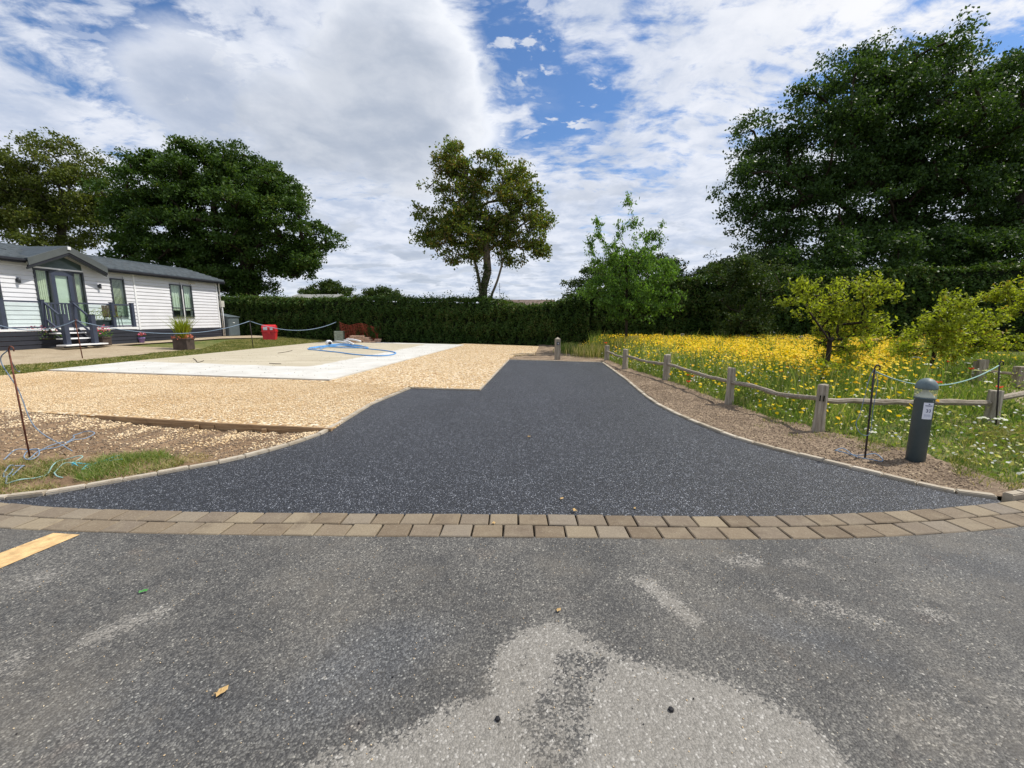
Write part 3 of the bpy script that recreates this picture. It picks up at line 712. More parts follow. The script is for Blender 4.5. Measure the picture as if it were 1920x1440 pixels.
def tree(name, label, blobs_px, Y, base_px, baseY, leafm, nclump, per, crad, lsize, rtrunk, top_px, bark='bark', dy=.8, ntips=None, shell=.45, group=None, cat='tree', droop=.2, seed=1, tipr=.012, flat=.7, asp=.6, basez=0.0, boughR=None, boughflat=.55, nb=None, along=0, twigs=4):
    blobs = []
    rr = random.Random(seed)
    for bpx in blobs_px:
        px, py, r = bpx[:3]; yy = Y+(bpx[3] if len(bpx) > 3 else rr.uniform(-.12, .12)*6)
        c = WY(px, py, yy); R = r/FPX*yy/1.02
        blobs.append((np.array(c), R, R*dy, R*.92))
    bp = WY(base_px, 640, baseY); bp.z = basez
    th = thing(name, label, cat, (bp.x, bp.y, basez), 0, group)
    off = np.array([bp.x, bp.y, basez]); topv = WY(*top_px, Y)
    if along:                                                # small trees: leaves set along every twig
        tips, dd_ = in_blobs(nclump, blobs, shell); tips = tips[tips[:, 2] > basez+.25]
        mb, segs = skeleton(bp-Vector((0, 0, .1)), topv, tips, rtrunk, seed=seed, tipr=tipr)
        tw = []
        for q in tips:
            q = Vector(q); o_ = (q-topv).normalized()
            for _ in range(twigs):
                e = q+(o_*.7+Vector((rr.gauss(0, .6), rr.gauss(0, .6), rr.gauss(.25, .45)))).normalized()*crad*rr.uniform(.5, 1.3)
                mb.tube([q, e], [tipr*.7, tipr*.4], 3, False); tw.append((q, e, tipr))
        segs = [g for g in segs if g[2] < tipr*2.2]+tw
        A_ = np.array([list(g[0]) for g in segs]); B_ = np.array([list(g[1]) for g in segs]); Ls = np.linalg.norm(B_-A_, axis=1)
        k = RNG.choice(len(segs), along, p=Ls/Ls.sum()); u = RNG.uniform(0, 1.05, along)[:, None]
        P_ = A_[k]*(1-u)+B_[k]*u+RNG.normal(0, lsize*.45, (along, 3))-np.array([0, 0, lsize*.25])
        mesh_np('trunk', np.array(mb.v)-off, mb.f, M[bark], th, True)
        V, F = leaves_np(P_, lsize, asp, droop, None); mesh_np('crown', V-off, F, M[leafm], th)
        return th, tips
    nb = nb or max(8, nclump//10); sub = max(1, nclump//nb); bR = boughR or crad*2.2
    bo, _ = in_blobs(nb, blobs, shell); bo = bo[bo[:, 2] > basez+.3]; nbb = len(bo)
    d = RNG.normal(0, 1, (nbb*sub, 3)); d[:, 2] = np.abs(d[:, 2])*1.1-.35; d /= np.linalg.norm(d, axis=1)[:, None]
    rs = bR*RNG.uniform(.55, 1.35, nbb)
    kk = np.repeat(np.arange(nbb), sub); tips = bo[kk]+d*np.array([1, 1, boughflat])*rs[kk][:, None]*RNG.uniform(.6, 1.05, (nbb*sub, 1))
    subt = bo[RNG.permutation(nbb)[:(ntips or nbb)]]
    mb, _ = skeleton(bp-Vector((0, 0, .1)), topv, subt, rtrunk, seed=seed, tipr=tipr)
    tv = np.array(mb.v)-off
    o = mesh_np('trunk', tv, mb.f, M[bark], th, True)
    P_, d_ = clumps(tips, per, crad*.55, flat)
    V, F = leaves_np(P_, lsize, asp, droop, None)
    c = mesh_np('crown', V-off, F, M[leafm], th)
    return th, tips

# ------------------------------------------------------------------ hedge
hz = lambda px: None
HL = [(-30, 30.5, 2.6), (-17, 27.4, 2.75), (-12.5, 26.9, 2.75), (-8, 26.2, 2.6), (-4, 25.3, 2.5), (-1.5, 24.5, 2.45), (0.4, 23.6, 2.1), (2.2, 22.4, 2.25), (4.0, 21.6, 2.9), (7.0, 21.0, 3.2), (11, 20.6, 3.3), (16, 20.2, 3.6), (22, 19.5, 3.8), (30, 18, 4.0)]
def hedge(name, label, pts, nleaf, lsize, leafm, thick=1.4):
    pts = np.array(pts, float); seg = np.linalg.norm(np.diff(pts[:, :2], axis=0), axis=1); L = np.concatenate([[0], np.cumsum(seg)])
    th = thing(name, label, 'hedge', (pts[0, 0], pts[0, 1], 0)); off = np.array([pts[0, 0], pts[0, 1], 0])
    def at(s):
        return np.stack([np.interp(s, L, pts[:, k]) for k in range(3)], -1)
    s = RNG.uniform(0, L[-1], nleaf); p = at(s); p2 = at(np.minimum(s+.3, L[-1])); p1 = at(np.maximum(s-.3, 0)); dv = p2[:, :2]-p1[:, :2]; dv /= np.linalg.norm(dv, axis=1)[:, None]
    nrm = np.stack([dv[:, 1], -dv[:, 0]], -1)                # towards the camera
    hgt = p[:, 2]+.12*wob(s, s*0, 3.0)+.09*wob(s, s*0, 9, 7, 9)
    front = RNG.uniform(0, 1, nleaf) < .72
    u = RNG.uniform(0, 1, nleaf)**.9; zf_ = u*hgt
    bulge = .13*wob(s*1.2, zf_*1.5, 2.1)+.06*wob(s, zf_*1.3, 7, 7, 3)
    depth = np.where(front, bulge-RNG.exponential(.06, nleaf)+.04, -RNG.uniform(0, 1, nleaf)*thick)
    depth = np.where(front, depth-np.clip((u-.9)/.1, 0, 1)*.22, depth)
    z = np.where(front, zf_, hgt+RNG.exponential(.05, nleaf)-.05)
    C = np.stack([p[:, 0]+nrm[:, 0]*depth, p[:, 1]+nrm[:, 1]*depth, z], -1)
    ow = np.where(front[:, None], np.concatenate([nrm, np.full((nleaf, 1), .25)], 1), np.array([0, 0, 1.0]))
    V, F = leaves_np(C, lsize, .6, .2, ow*.7); mesh_np('foliage', V-off, F, M[leafm], th)
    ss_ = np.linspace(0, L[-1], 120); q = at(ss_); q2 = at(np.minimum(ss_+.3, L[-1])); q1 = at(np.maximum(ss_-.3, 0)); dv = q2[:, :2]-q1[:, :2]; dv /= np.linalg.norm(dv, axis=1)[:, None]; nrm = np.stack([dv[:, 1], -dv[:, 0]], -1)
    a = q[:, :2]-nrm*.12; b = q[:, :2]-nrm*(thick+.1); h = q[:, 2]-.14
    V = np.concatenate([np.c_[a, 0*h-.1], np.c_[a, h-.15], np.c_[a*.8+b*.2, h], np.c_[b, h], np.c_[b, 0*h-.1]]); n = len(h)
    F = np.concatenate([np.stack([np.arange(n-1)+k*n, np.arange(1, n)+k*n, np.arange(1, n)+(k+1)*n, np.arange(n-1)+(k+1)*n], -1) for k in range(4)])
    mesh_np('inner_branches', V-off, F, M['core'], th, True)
    return th
hedge('hedge', 'long clipped dark green hedge closing the back of the plot', HL[:9], 120000, .105, 'hedge')
hedge('hedge', 'taller dark beech hedge behind the yellow flower meadow', [(3.9, 21.9, 2.9)]+HL[9:], 90000, .12, 'hedge')
# shoots standing out of the top of the hedge
pts = []
for (px, py) in [(785, 552), (795, 548), (808, 546), (820, 553), (835, 549), (846, 545), (858, 553), (870, 556), (776, 556), (880, 558), (940, 548), (946, 553)]:
    b_ = WY(px, 566, 24.9)
    for k in range(26): pts.append(b_.lerp(WY(px+random.uniform(-7, 7), py, 24.9), random.random())+Vector((random.gauss(0, .08), random.gauss(0, .1), random.gauss(0, .05))))
V, F = leaves_np(np.array([list(p) for p in pts]), .10); o = mesh_np('hedge_shoots', V, F, M['hedge'])
tag(o, 'loose leafy shoots sticking up out of the hedge top beside the trunk', 'shoots', kind='stuff')

# ------------------------------------------------------------------ trees
tree('olive_tree', 'loose olive green tree at the far left behind the lodge roof', [(40, 350, 62), (110, 315, 52), (105, 285, 26), (160, 350, 45), (60, 410, 70), (160, 430, 45), (-20, 370, 70), (-70, 420, 80), (130, 385, 55), (50, 300, 30), (20, 330, 40), (190, 400, 30), (90, 450, 60), (175, 320, 28)], 36, 118, 36, 'oliveleaf', 2000, 26, .60, .20, .30, (115, 360), 'bark', 1.0, 280, .2, seed=11, tipr=.02, boughR=.8, boughflat=.8, nb=330)
tree('oak_tree', 'broad round dark green oak behind the right end of the lodge', [(380, 322, 58), (300, 345, 58), (250, 370, 50), (235, 430, 50), (310, 430, 70), (400, 410, 85), (490, 390, 62), (548, 430, 56), (582, 462, 36), (604, 455, 20), (470, 340, 45), (440, 300, 32), (350, 295, 32), (450, 470, 65), (350, 490, 55), (530, 480, 45), (270, 480, 45), (545, 505, 22), (575, 480, 28), (520, 360, 32), (240, 345, 34), (400, 510, 45), (215, 480, 30), (430, 535, 26), (480, 535, 22), (300, 530, 34)],
     33, 462, 32, 'oakleaf', 3200, 48, .52, .20, .60, (455, 470), 'twig', 1.0, 330, .55, seed=5, tipr=.025, boughR=1.05, boughflat=.7)
tree('sycamore_tree', 'lone tree with rust tinted leaves above the middle of the hedge', [(850, 305, 27), (852, 278, 9), (830, 345, 30), (880, 345, 36), (925, 320, 24), (913, 297, 11), (968, 335, 27), (1000, 375, 25), (860, 400, 44), (930, 395, 48), (810, 440, 28), (796, 352, 9), (797, 405, 11), (800, 460, 20), (845, 462, 34), (905, 455, 40), (985, 430, 38), (1012, 474, 17), (958, 470, 28), (1015, 420, 16), (1000, 475, 20), (880, 482, 20), (850, 290, 16), (935, 440, 40), (870, 430, 40), (1000, 400, 26), (960, 360, 30)],
     27, 909, 26.5, 'syca', 1800, 22, .36, .165, .26, (911, 440), 'barkpale', 1.0, 210, .2, seed=8, tipr=.016, boughR=.50, boughflat=1.0, nb=300)
# the lone tree's two extra stems, leaning out of the same base
for (x0, x1, y1, r) in ((903, 889, 485, .11), (917, 945, 482, .075)):
    a = WY(x0, 570, 26.4); b_ = WY((x0+x1)/2+2, 525, 26.4); c_ = WY(x1, y1, 26.6)
    st = next(q for q in bpy.data.objects if q.name == 'sycamore_tree')
    pts_ = [Vector(q)-st.location for q in smooth_line([a-Vector((0, 0, 1.6)), a, b_, c_], 4)]
    MB().tube(pts_, [r*1.3-(r*.6)*k/len(pts_) for k in range(len(pts_))], 7).build('stem', M['barkpale'], st, True)
ivy = []
for k in range(900):
    u = random.random(); q = random.choice([(909, 909), (903, 893), (909, 911)]); p = WY(q[0]+(q[1]-q[0])*u, 566-u*70, 26.35); r = .28*(1-u)+.10
    ivy.append((p.x+random.gauss(0, r), p.y-abs(random.gauss(0, r)), p.z+random.gauss(0, .1)))
V, F = leaves_np(np.array(ivy), .11); mesh_np('ivy', V-np.array(st.location), F, M['darkbush'], st)

tree('dark_tree', 'huge dark beech filling the right side of the sky', [(1690, 150, 58), (1760, 150, 44), (1820, 175, 42), (1620, 185, 56), (1560, 210, 62), (1500, 215, 40), (1535, 165, 26), (1450, 255, 42), (1418, 300, 34), (1392, 345, 16), (1420, 350, 50), (1418, 410, 34), (1440, 440, 60), (1480, 350, 60), (1530, 300, 80), (1600, 290, 95), (1700, 240, 105), (1800, 230, 110), (1880, 200, 80), (1900, 300, 90), (1700, 370, 115), (1580, 400, 100), (1820, 380, 110), (1520, 460, 70), (1650, 480, 90), (1780, 490, 90), (1900, 470, 90), (1960, 380, 110), (1980, 250, 90), (1900, 200, 40), (1870, 165, 20), (1715, 115, 18), (1775, 130, 14), (1685, 75, 10), (1640, 110, 34), (2050, 330, 120), (2050, 470, 100), (1395, 440, 16), (1540, 150, 30), (1470, 500, 40)],
     27, 1700, 27, 'beech', 6600, 42, .56, .17, .8, (1690, 400), 'twig', 1.15, 560, .42, seed=21, tipr=.022, droop=.9, flat=.7, boughR=1.15, boughflat=.7, nb=560)
tree('dark_shrub_tree', 'dark spreading undergrowth tree below the huge beech', [(1480, 560, 60), (1560, 560, 80), (1660, 570, 80), (1770, 570, 80), (1880, 570, 80), (1980, 560, 90), (1520, 500, 60), (1640, 500, 70), (1760, 500, 70), (1880, 500, 80)], 22.5, 1640, 23, 'beech', 1500, 60, .5, .15, .2, (1640, 540), 'twig', .8, 250, .5, seed=22)
tree('small_broadleaf_tree', 'thin stemmed dull green tree against the dark hedge, left of the huge beech', [(1385, 560, 50), (1400, 520, 40), (1350, 540, 40), (1430, 540, 40), (1370, 600, 40), (1420, 600, 40), (1385, 500, 22)], 18.8, 1392, 18.8, 'darkbush', 260, 48, .30, .10, .06, (1388, 570), 'twig', .8, 180, .3, seed=23, tipr=.008)
tree('background_tree', 'low spreading dark tree behind the hedge between cherry and beech', [(1340, 530, 36), (1390, 510, 34), (1440, 515, 36), (1300, 545, 24), (1370, 490, 22), (1420, 495, 20), (1345, 508, 16)], 24.5, 1380, 25, 'darkbush', 420, 55, .4, .13, .12, (1380, 540), 'twig', 1, 160, .4, seed=24)
tree('background_tree', 'rounded green tree behind the hedge, showing to the left of the cherry', [(1105, 530, 28), (1150, 520, 32), (1200, 510, 34), (1240, 520, 30), (1085, 545, 18), (1270, 535, 20)], 26, 1170, 26, 'darkbush', 420, 55, .4, .13, .14, (1170, 540), 'twig', 1, 160, .4, seed=25)
tree('cherry_tree', 'young bright green cherry tree at the start of the rail fence', [(1180, 378, 6), (1176, 400, 8), (1192, 425, 11), (1158, 435, 12), (1128, 415, 8), (1120, 450, 14), (1150, 470, 22), (1210, 440, 12), (1235, 425, 8), (1248, 410, 5), (1225, 455, 14), (1195, 470, 30), (1140, 500, 30), (1200, 510, 40), (1240, 500, 22), (1262, 505, 10), (1130, 540, 34), (1180, 550, 40), (1235, 550, 32), (1270, 560, 18), (1150, 575, 28), (1215, 580, 26), (1255, 575, 14), (1105, 545, 16), (1110, 470, 8)],
     17.8, 1176, 17.8, 'cherry', 300, 30, .30, .125, .06, (1176, 470), 'twig', 1.0, 330, .2, seed=31, tipr=.008, droop=1.2, flat=.8, asp=.40, along=13000, twigs=4)
tree('golden_tree', 'small golden leaved tree with arching branches behind the fence, left of the lamp bollard', [(1520, 560, 26), (1500, 545, 14), (1485, 570, 14), (1545, 590, 36), (1600, 560, 34), (1625, 540, 18), (1660, 545, 20), (1685, 560, 14), (1580, 610, 38), (1620, 600, 34), (1535, 630, 28), (1570, 655, 30), (1600, 650, 24), (1560, 545, 14), (1650, 590, 18), (1555, 680, 16), (1590, 675, 16)],
     7.3, 1552, 7.3, 'golden', 150, 24, .20, .060, .04, (1556, 640), 'twig', 1.15, 330, .3, seed=41, tipr=.005, droop=.1, asp=.5, along=6600, twigs=4)
tree('golden_tree', 'second golden leaved small tree, spreading low branches behind the lamp bollard', [(1720, 640, 30), (1690, 650, 18), (1760, 620, 30), (1790, 580, 24), (1785, 560, 14), (1800, 610, 36), (1820, 640, 30), (1850, 620, 18), (1870, 600, 12), (1750, 590, 14), (1870, 645, 14), (1900, 640, 12), (1730, 590, 8), (1780, 650, 24), (1660, 630, 14), (1640, 650, 14)],
     9.0, 1745, 9.0, 'golden', 170, 24, .22, .070, .04, (1755, 640), 'twig', 1.1, 340, .3, seed=42, tipr=.005, droop=.1, asp=.5, along=7200, twigs=4)
tree('golden_tree', 'pale golden tree cut off by the right edge of the photo', [(1890, 555, 20), (1920, 550, 26), (1950, 570, 34), (1860, 560, 9), (1990, 560, 40), (1910, 585, 16)], 12, 1960, 12, 'golden', 150, 30, .25, .085, .05, (1950, 600), 'twig', 1, 200, .3, seed=43, tipr=.006, asp=.5, along=5500)
tree('distant_tree', 'low rounded tree far beyond the hedge, nearest the oak', [(600, 548, 14), (622, 546, 14), (640, 552, 12), (585, 553, 10)], 70, 615, 70, 'darkbush', 120, 70, .7, .3, .3, (615, 556), 'twig', 1, 20, .3, seed=51, tipr=.05)
tree('distant_tree', 'low rounded tree far beyond the hedge, nearest the rust tinted tree', [(700, 551, 13), (718, 554, 12), (685, 556, 9), (735, 560, 8)], 75, 708, 75, 'darkbush', 120, 70, .7, .3, .3, (708, 560), 'twig', 1, 20, .3, seed=52, tipr=.05)

# ------------------------------------------------------------------ buildings beyond the hedge
def far_roof(label, pxa, pxb, py_top, Y, matn, pitch_h, name='distant_building'):
    a, b_ = WY(pxa, py_top, Y), WY(pxb, py_top, Y); th = thing(name, label, 'building', (a.x, Y, 0)); w = b_.x-a.x; z = a.z
    MB().box(0, w, 0, 4, 0, z-pitch_h).build('wall', M['clad'], th)
    m = MB(); n = 30
    for k in range(7):                                       # overlapping courses
        u0, u1 = k/7, (k+1)/7
        m.prism([(-.3+u0*2.3, z-pitch_h+u0*pitch_h+.02), (-.3+u1*2.3, z-pitch_h+u1*pitch_h+.02), (-.3+u1*2.3, z-pitch_h+u1*pitch_h-.05), (-.3+u0*2.3, z-pitch_h+u0*pitch_h-.03)], -.2, w+.2, 'x')
    m.prism([(2.0, z), (4.3, z-pitch_h), (4.3, z-pitch_h-.05), (2.0, z-.05)], -.2, w+.2, 'x')
    m.build('roof', M[matn], th)
    return th
far_roof('pale flat looking roof just showing over the hedge near the oak', 540, 622, 550, 40, 'shedroof', .5)
far_roof('brown tiled roof showing over the hedge right of the lone tree', 938, 1040, 560, 30, 'tile', .9)
ant = thing('aerial_mast', 'thin aerial mast standing behind the hedge right of the lone tree', 'aerial', (WY(937, 560, 30).x, 30, 0)); z1_ = WY(937, 530, 30).z
MB().tube([(0, 0, 0), (0, 0, z1_)], .015, 5).build('mast', M['rod'], ant); MB().tube([(-.12, 0, z1_-.3), (.12, 0, z1_-.3)], .008, 4).build('crossbar', M['rod'], ant)

# ------------------------------------------------------------------ the lodge
ZG = .35
C0 = P(415, 631, ZG); kd = 60/780*_c; dd = Vector((kd, 1, 0)).normalized(); RZ = -math.atan2(dd.x, dd.y)
lodge = thing('static_caravan', 'white clad holiday lodge with dark roof, skirting and windows on the left', 'caravan', (C0.x, C0.y, ZG), RZ)
# local frame: x outward from the front wall, y = -a (a metres towards the camera from the right-hand corner), z up
LEN = 13.0
MB().box(-4.0, -.04, -LEN, 0, .5, 3.12).build('body', M['clad'], lodge)
openings = [(5.54, 6.17, 1.14, 2.86), (7.26, 9.0, .70, 3.12), (2.47, 3.17, 1.14, 2.85), (1.80, 2.40, 1.14, 2.85), (10.05, 11.8, .70, 3.0)]
zc, ch = .54, .1633
for k in range(16):
    z0, z1 = zc+k*ch, zc+(k+1)*ch
    for (s0, s1) in ((.06, 5.02), (5.10, LEN)):
        seg = [(s0, s1)]
        for (a0, a1, b0, b1) in openings:
            if b0 < z1-.02 and b1 > z0+.02:
                ns = []
                for (p, q) in seg:
                    if a1 <= p or a0 >= q: ns.append((p, q))
                    else:
                        if a0 > p: ns.append((p, a0))
                        if a1 < q: ns.append((a1, q))
                seg = ns
        for (p, q) in seg:
            if q-p > .03: MB().prism([(-.05, z0), (.012, z0), (.024, z0+.018), (.004, z1-.006), (-.05, z1-.006)], -q, -p, 'y').build('cladding_board', M['clad'], lodge)
# recolour of prism axes: prism(...,'y') takes (x,z) pairs
for k in range(4):
    z0 = -.02+k*.14
    for (s0, s1) in ((-.02, 6.3), ):
        MB().prism([(-.06, z0), (.03, z0), (.045, z0+.01), (.035, z0+.128), (-.06, z0+.128)], -s1, -s0, 'y').build('skirting_board', M['skirt'], lodge)
MB().box(-.05, .008, -LEN, 0, -.05, .53).build('skirting_backing', M['skirt'], lodge)
MB().box(.0, .04, -5.10, -5.02, .54, 3.12).build('trim_strip', M['white'], lodge)
MB().box(-.05, .035, -.06, .03, .54, 3.14).build('corner_post', M['white'], lodge)
MB().box(-.05, .05, .03, .07, .0, 3.14).build('corner_trim', M['skirt'], lodge)
# main roof: corrugated tile sheets
EZ, EO, RIZ, RO = 3.24, .30, 3.93, -2.0
def corr_roof(a0, a1, eo, ez, ro, rz_, name='roof', per=.36, amp=.045, courses=6):
    na = int((a1-a0)/per*6); A_ = np.linspace(a0, a1, na); ph = (A_-a0)/per*2*PI
    bump_ = amp*1.5*np.abs(np.cos(ph/2))**.7
    V = []; rows = []
    for c_ in range(courses):
        for u in (c_/courses, (c_+1)/courses-.0005):
            lift = .035*(1-(u*courses-c_)); V.append(np.stack([eo+(ro-eo)*u+0*A_, -A_, ez+(rz_-ez)*u+bump_+lift], -1))
    V.append(np.stack([eo+0*A_, -A_, ez-.04+0*A_], -1)); R = len(V)
    V = np.concatenate(V); F = []
    for r in range(R-2):
        i_ = np.arange(na-1)+r*na; F.append(np.stack([i_, i_+1, i_+na+1, i_+na], -1))
    i_ = np.arange(na-1); F.append(np.stack([i_+(R-1)*na, i_+1+(R-1)*na, i_+1, i_], -1))
    return mesh_np(name, V, np.concatenate(F), M['rooft'], lodge, False)
corr_roof(-.30, 6.75, EO, EZ, RO, RIZ); corr_roof(9.25, LEN+.2, EO, EZ, RO, RIZ); corr_roof(6.75, 9.25, -.6, 3.52, RO, RIZ)
mesh_np('roof', [(RO, .3, RIZ), (-4.3, .3, EZ), (-4.3, -LEN-.2, EZ), (RO, -LEN-.2, RIZ)], [(0, 1, 2, 3)], M['rooft'], lodge)
MB().tube([(RO, .32, RIZ+.03), (RO, -LEN-.2, RIZ+.03)], .07, 8).build('ridge_cap', M['rooft'], lodge, True)
MB().prism([(EO+.02, EZ-.10), (RO, RIZ-.10), (RO, RIZ+.02), (EO+.02, EZ+.03)], .27, .32, 'y').build('barge_board', M['fascia'], lodge)
MB().prism([(RO, RIZ-.12), (-3.9, 3.15), (-3.9, 3.0), (.0, 3.0), (.0, 3.14)], -.02, .02, 'y').build('end_gable', M['clad'], lodge)
for (s0, s1) in ((-.28, 6.62), (9.38, LEN)):
    MB().box(.02, .28, -s1, -s0, 3.115, 3.15).build('soffit', M['skirt'], lodge)
    MB().box(.26, .30, -s1, -s0, 3.10, 3.25).build('fascia_board', M['skirt'], lodge)
    MB().prism([(.30, 3.23), (.38, 3.24), (.375, 3.18), (.34, 3.155), (.30, 3.16)], -s1, -s0, 'y').build('gutter', M['skirt'], lodge)
MB().tube([(.10, .10, 0.05), (.10, .10, 3.1), (.3, .10, 3.2)], .034, 8).build('downpipe', M['white'], lodge, True)
MB().box(.03, .18, .05, .30, 2.0-.25, 2.0+.12).build('meter_box', M['metalgrey'], lodge, bevel=.01)
MB().tube([(.14, .16, .05), (.14, .16, 1.75)], .02, 6).build('conduit', M['white'], lodge, True)
MB().box(.0, .03, -4.38, -4.28, .44, .52).build('skirting_vent', M['white'], lodge)
MB().box(.024, .05, -1.95, -1.55, 2.96, 3.02).build('wall_vent', simple('beige_vent', (.55,.50,.40), .6), lodge)
# gable porch over the doors
GA, GL, GR, GZE, GZT = 8.0, 9.42, 6.58, 3.17, 3.83
GO = .42
for (sa, sb, nm) in ((GL, GA, 'porch_roof'), (GR, GA, 'porch_roof')):
    V = [(GO, -sa, GZE+.10), (GO, -sb, GZT+.10), (-1.9, -sb, GZT+.10), (-.35 if 1 else 0, -sa, GZE+.10), (GO, -sa, GZE+.05), (GO, -sb, GZT+.05), (-1.9, -sb, GZT+.05), (-.35, -sa, GZE+.05)]
    mesh_np(nm, V, [(0,1,2,3),(7,6,5,4),(0,4,5,1),(1,5,6,2),(2,6,7,3),(3,7,4,0)], M['rooft'], lodge)
    # barge boards: two stepped layers
    for (x0, x1, t0, t1, mm) in ((GO, GO+.03, -.16, .11, 'fascia'), (GO-.06, GO, -.24, -.15, 'skirt'), (GO-.10, GO-.05, -.30, -.22, 'fascia')):
        V = [(x, -s_, z+tt) for x in (x0, x1) for (s_, z) in ((sa, GZE), (sb, GZT)) for tt in (t0, t1)]
        mesh_np('barge_board', V, [(0,1,3,2),(4,6,7,5),(0,4,5,1),(2,3,7,6),(1,5,7,3),(0,2,6,4)], M[mm], lodge)
MB().prism([(-GL+.05, 3.05), (-GR-.05, 3.05), (-GA, 3.72)], -.04, .0, 'x').build('gable_panel', M['clad'], lodge)
MB().prism([(-8.97, 3.03), (-7.29, 3.03), (-7.29, 3.26), (-GA, 3.55), (-8.97, 3.22)], .0, .03, 'x').build('gable_window', M['gableglass'], lodge)
MB().box(GO+.03, GO+.07, -GA-.06, -GA+.06, GZT-.06, GZT+.06).build('finial_plate', M['white'], lodge, bevel=.01)
MB().box(.0, .06, -9.0, -7.26, 2.98, 3.04).build('transom', M['white'], lodge)
# doors and side lights
for (a0, a1) in ((8.94, 9.0), (8.46, 8.52), (7.62, 7.70), (7.26, 7.32)): MB().box(-.02, .055, -a1, -a0, .70, 2.98).build('door_jamb', M['dframe'], lodge)
MB().box(-.02, .055, -8.94, -7.32, 2.90, 2.98).build('door_head', M['dframe'], lodge)
for (a0, a1) in ((8.52, 8.94), (7.32, 7.62)):
    m = MB(); n = 12
    for k in range(n):
        u0 = a0+(a1-a0)*k/n; u1 = a0+(a1-a0)*(k+1)/n; m.box(-.11+(k % 2)*.02, -.09+(k % 2)*.02, -u1, -u0, .75, 2.92)
    m.build('curtain', M['curtain'], lodge); MB().box(.0, .008, -a1, -a0, .72, 2.90).build('side_light', M['glass'], lodge)
dr = MB().box(0, .05, -8.46, -8.32, .72, 2.90).box(0, .05, -7.86, -7.70, .72, 2.90).box(0, .05, -8.32, -7.86, 2.76, 2.90).box(0, .05, -8.32, -7.86, .72, 1.0).build('door', M['navy'], lodge)
MB().box(-.03, -.02, -8.34, -7.84, .95, 2.80).build('blind', M['blind'], dr); MB().box(.02, .028, -8.32, -7.86, 1.0, 2.76).build('pane', M['glass'], dr)
MB().box(.05, .10, -8.42, -8.30, 1.62, 1.65).build('handle', M['silver'], dr)
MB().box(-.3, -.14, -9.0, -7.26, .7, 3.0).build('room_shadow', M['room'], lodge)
def window(a0, a1, z0, z1, split=None, blinds=False):
    w = MB().box(-.02, .04, -a1, -a1+.05, z0, z1).box(-.02, .04, -a0-.05, -a0, z0, z1).box(-.02, .04, -a1+.05, -a0-.05, z1-.05, z1).box(-.02, .04, -a1+.05, -a0-.05, z0, z0+.05)
    if split: w.box(-.02, .045, -a1+.05, -a0-.05, split-.03, split+.03)
    w = w.build('window', M['dframe'], lodge)
    MB().box(.005, .012, -a1+.05, -a0-.05, z0+.05, z1-.05).build('pane', M['glass'], w)
    m = MB(); n = 9; 
    if blinds:
        for k in range(n):
            u = a0+.06+(a1-a0-.12)*k/n; m.add([(-.10, -u, z0), (-.075, -u-.048, z0), (-.075, -u-.048, z1), (-.10, -u, z1)], [(0, 1, 2, 3)])
    else:
        for k in range(n):
            u0 = a0+(a1-a0)*k/n; u1 = a0+(a1-a0)*(k+1)/n; m.box(-.13+(k % 2)*.02, -.11+(k % 2)*.02, -u1, -u0, z0+.35, z1-.03)
    m.build('curtain', M['curtain' if blinds else 'blind'], w)
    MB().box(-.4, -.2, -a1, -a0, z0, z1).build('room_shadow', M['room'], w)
window(5.54, 6.17, 1.14, 2.86, None, True); window(2.47, 3.17, 1.14, 2.85, 1.62); window(1.80, 2.40, 1.14, 2.85, 1.62)
MB().box(0, .03, -2.46, -2.41, 1.14, 2.85).build('window_mullion', M['white'], lodge)
window(10.05, 11.8, .74, 3.0, None, False)
# body must not fill the openings: recess it
for a in (6.68, 9.53):
    wl = MB().box(.02, .05, -a-.05, -a+.05, 2.40, 2.52).build('wall_lamp', M['dframe'], lodge)
    MB().tube([(.09, -a, 2.36), (.09, -a, 2.56)], .045, 10).build('lamp_shade', M['dframe'], wl, True)

# cut the openings out of the wall box by rebuilding it as panels behind them
body = next(o for o in lodge.children if o.name.startswith('body')); me = body.data
b = MB().box(-4.0, -.45, -LEN, 0, .5, 3.12)
edges_a = sorted({0, LEN, *[q for o_ in openings for q in o_[:2]]})
for k in range(len(edges_a)-1):
    a0, a1 = edges_a[k], edges_a[k+1]; mid = (a0+a1)/2; op = [o_ for o_ in openings if o_[0] < mid < o_[1]]
    if not op: b.box(-.45, -.05, -a1, -a0, .5, 3.12)
    else:
        if op[0][2] > .55: b.box(-.45, -.05, -a1, -a0, .5, op[0][2])
        if op[0][3] < 3.1: b.box(-.45, -.05, -a1, -a0, op[0][3], 3.12)
nm_ = bpy.data.meshes.new('body'); nm_.from_pydata(b.v, [], b.f); nm_.materials.append(M['clad']); body.data = nm_

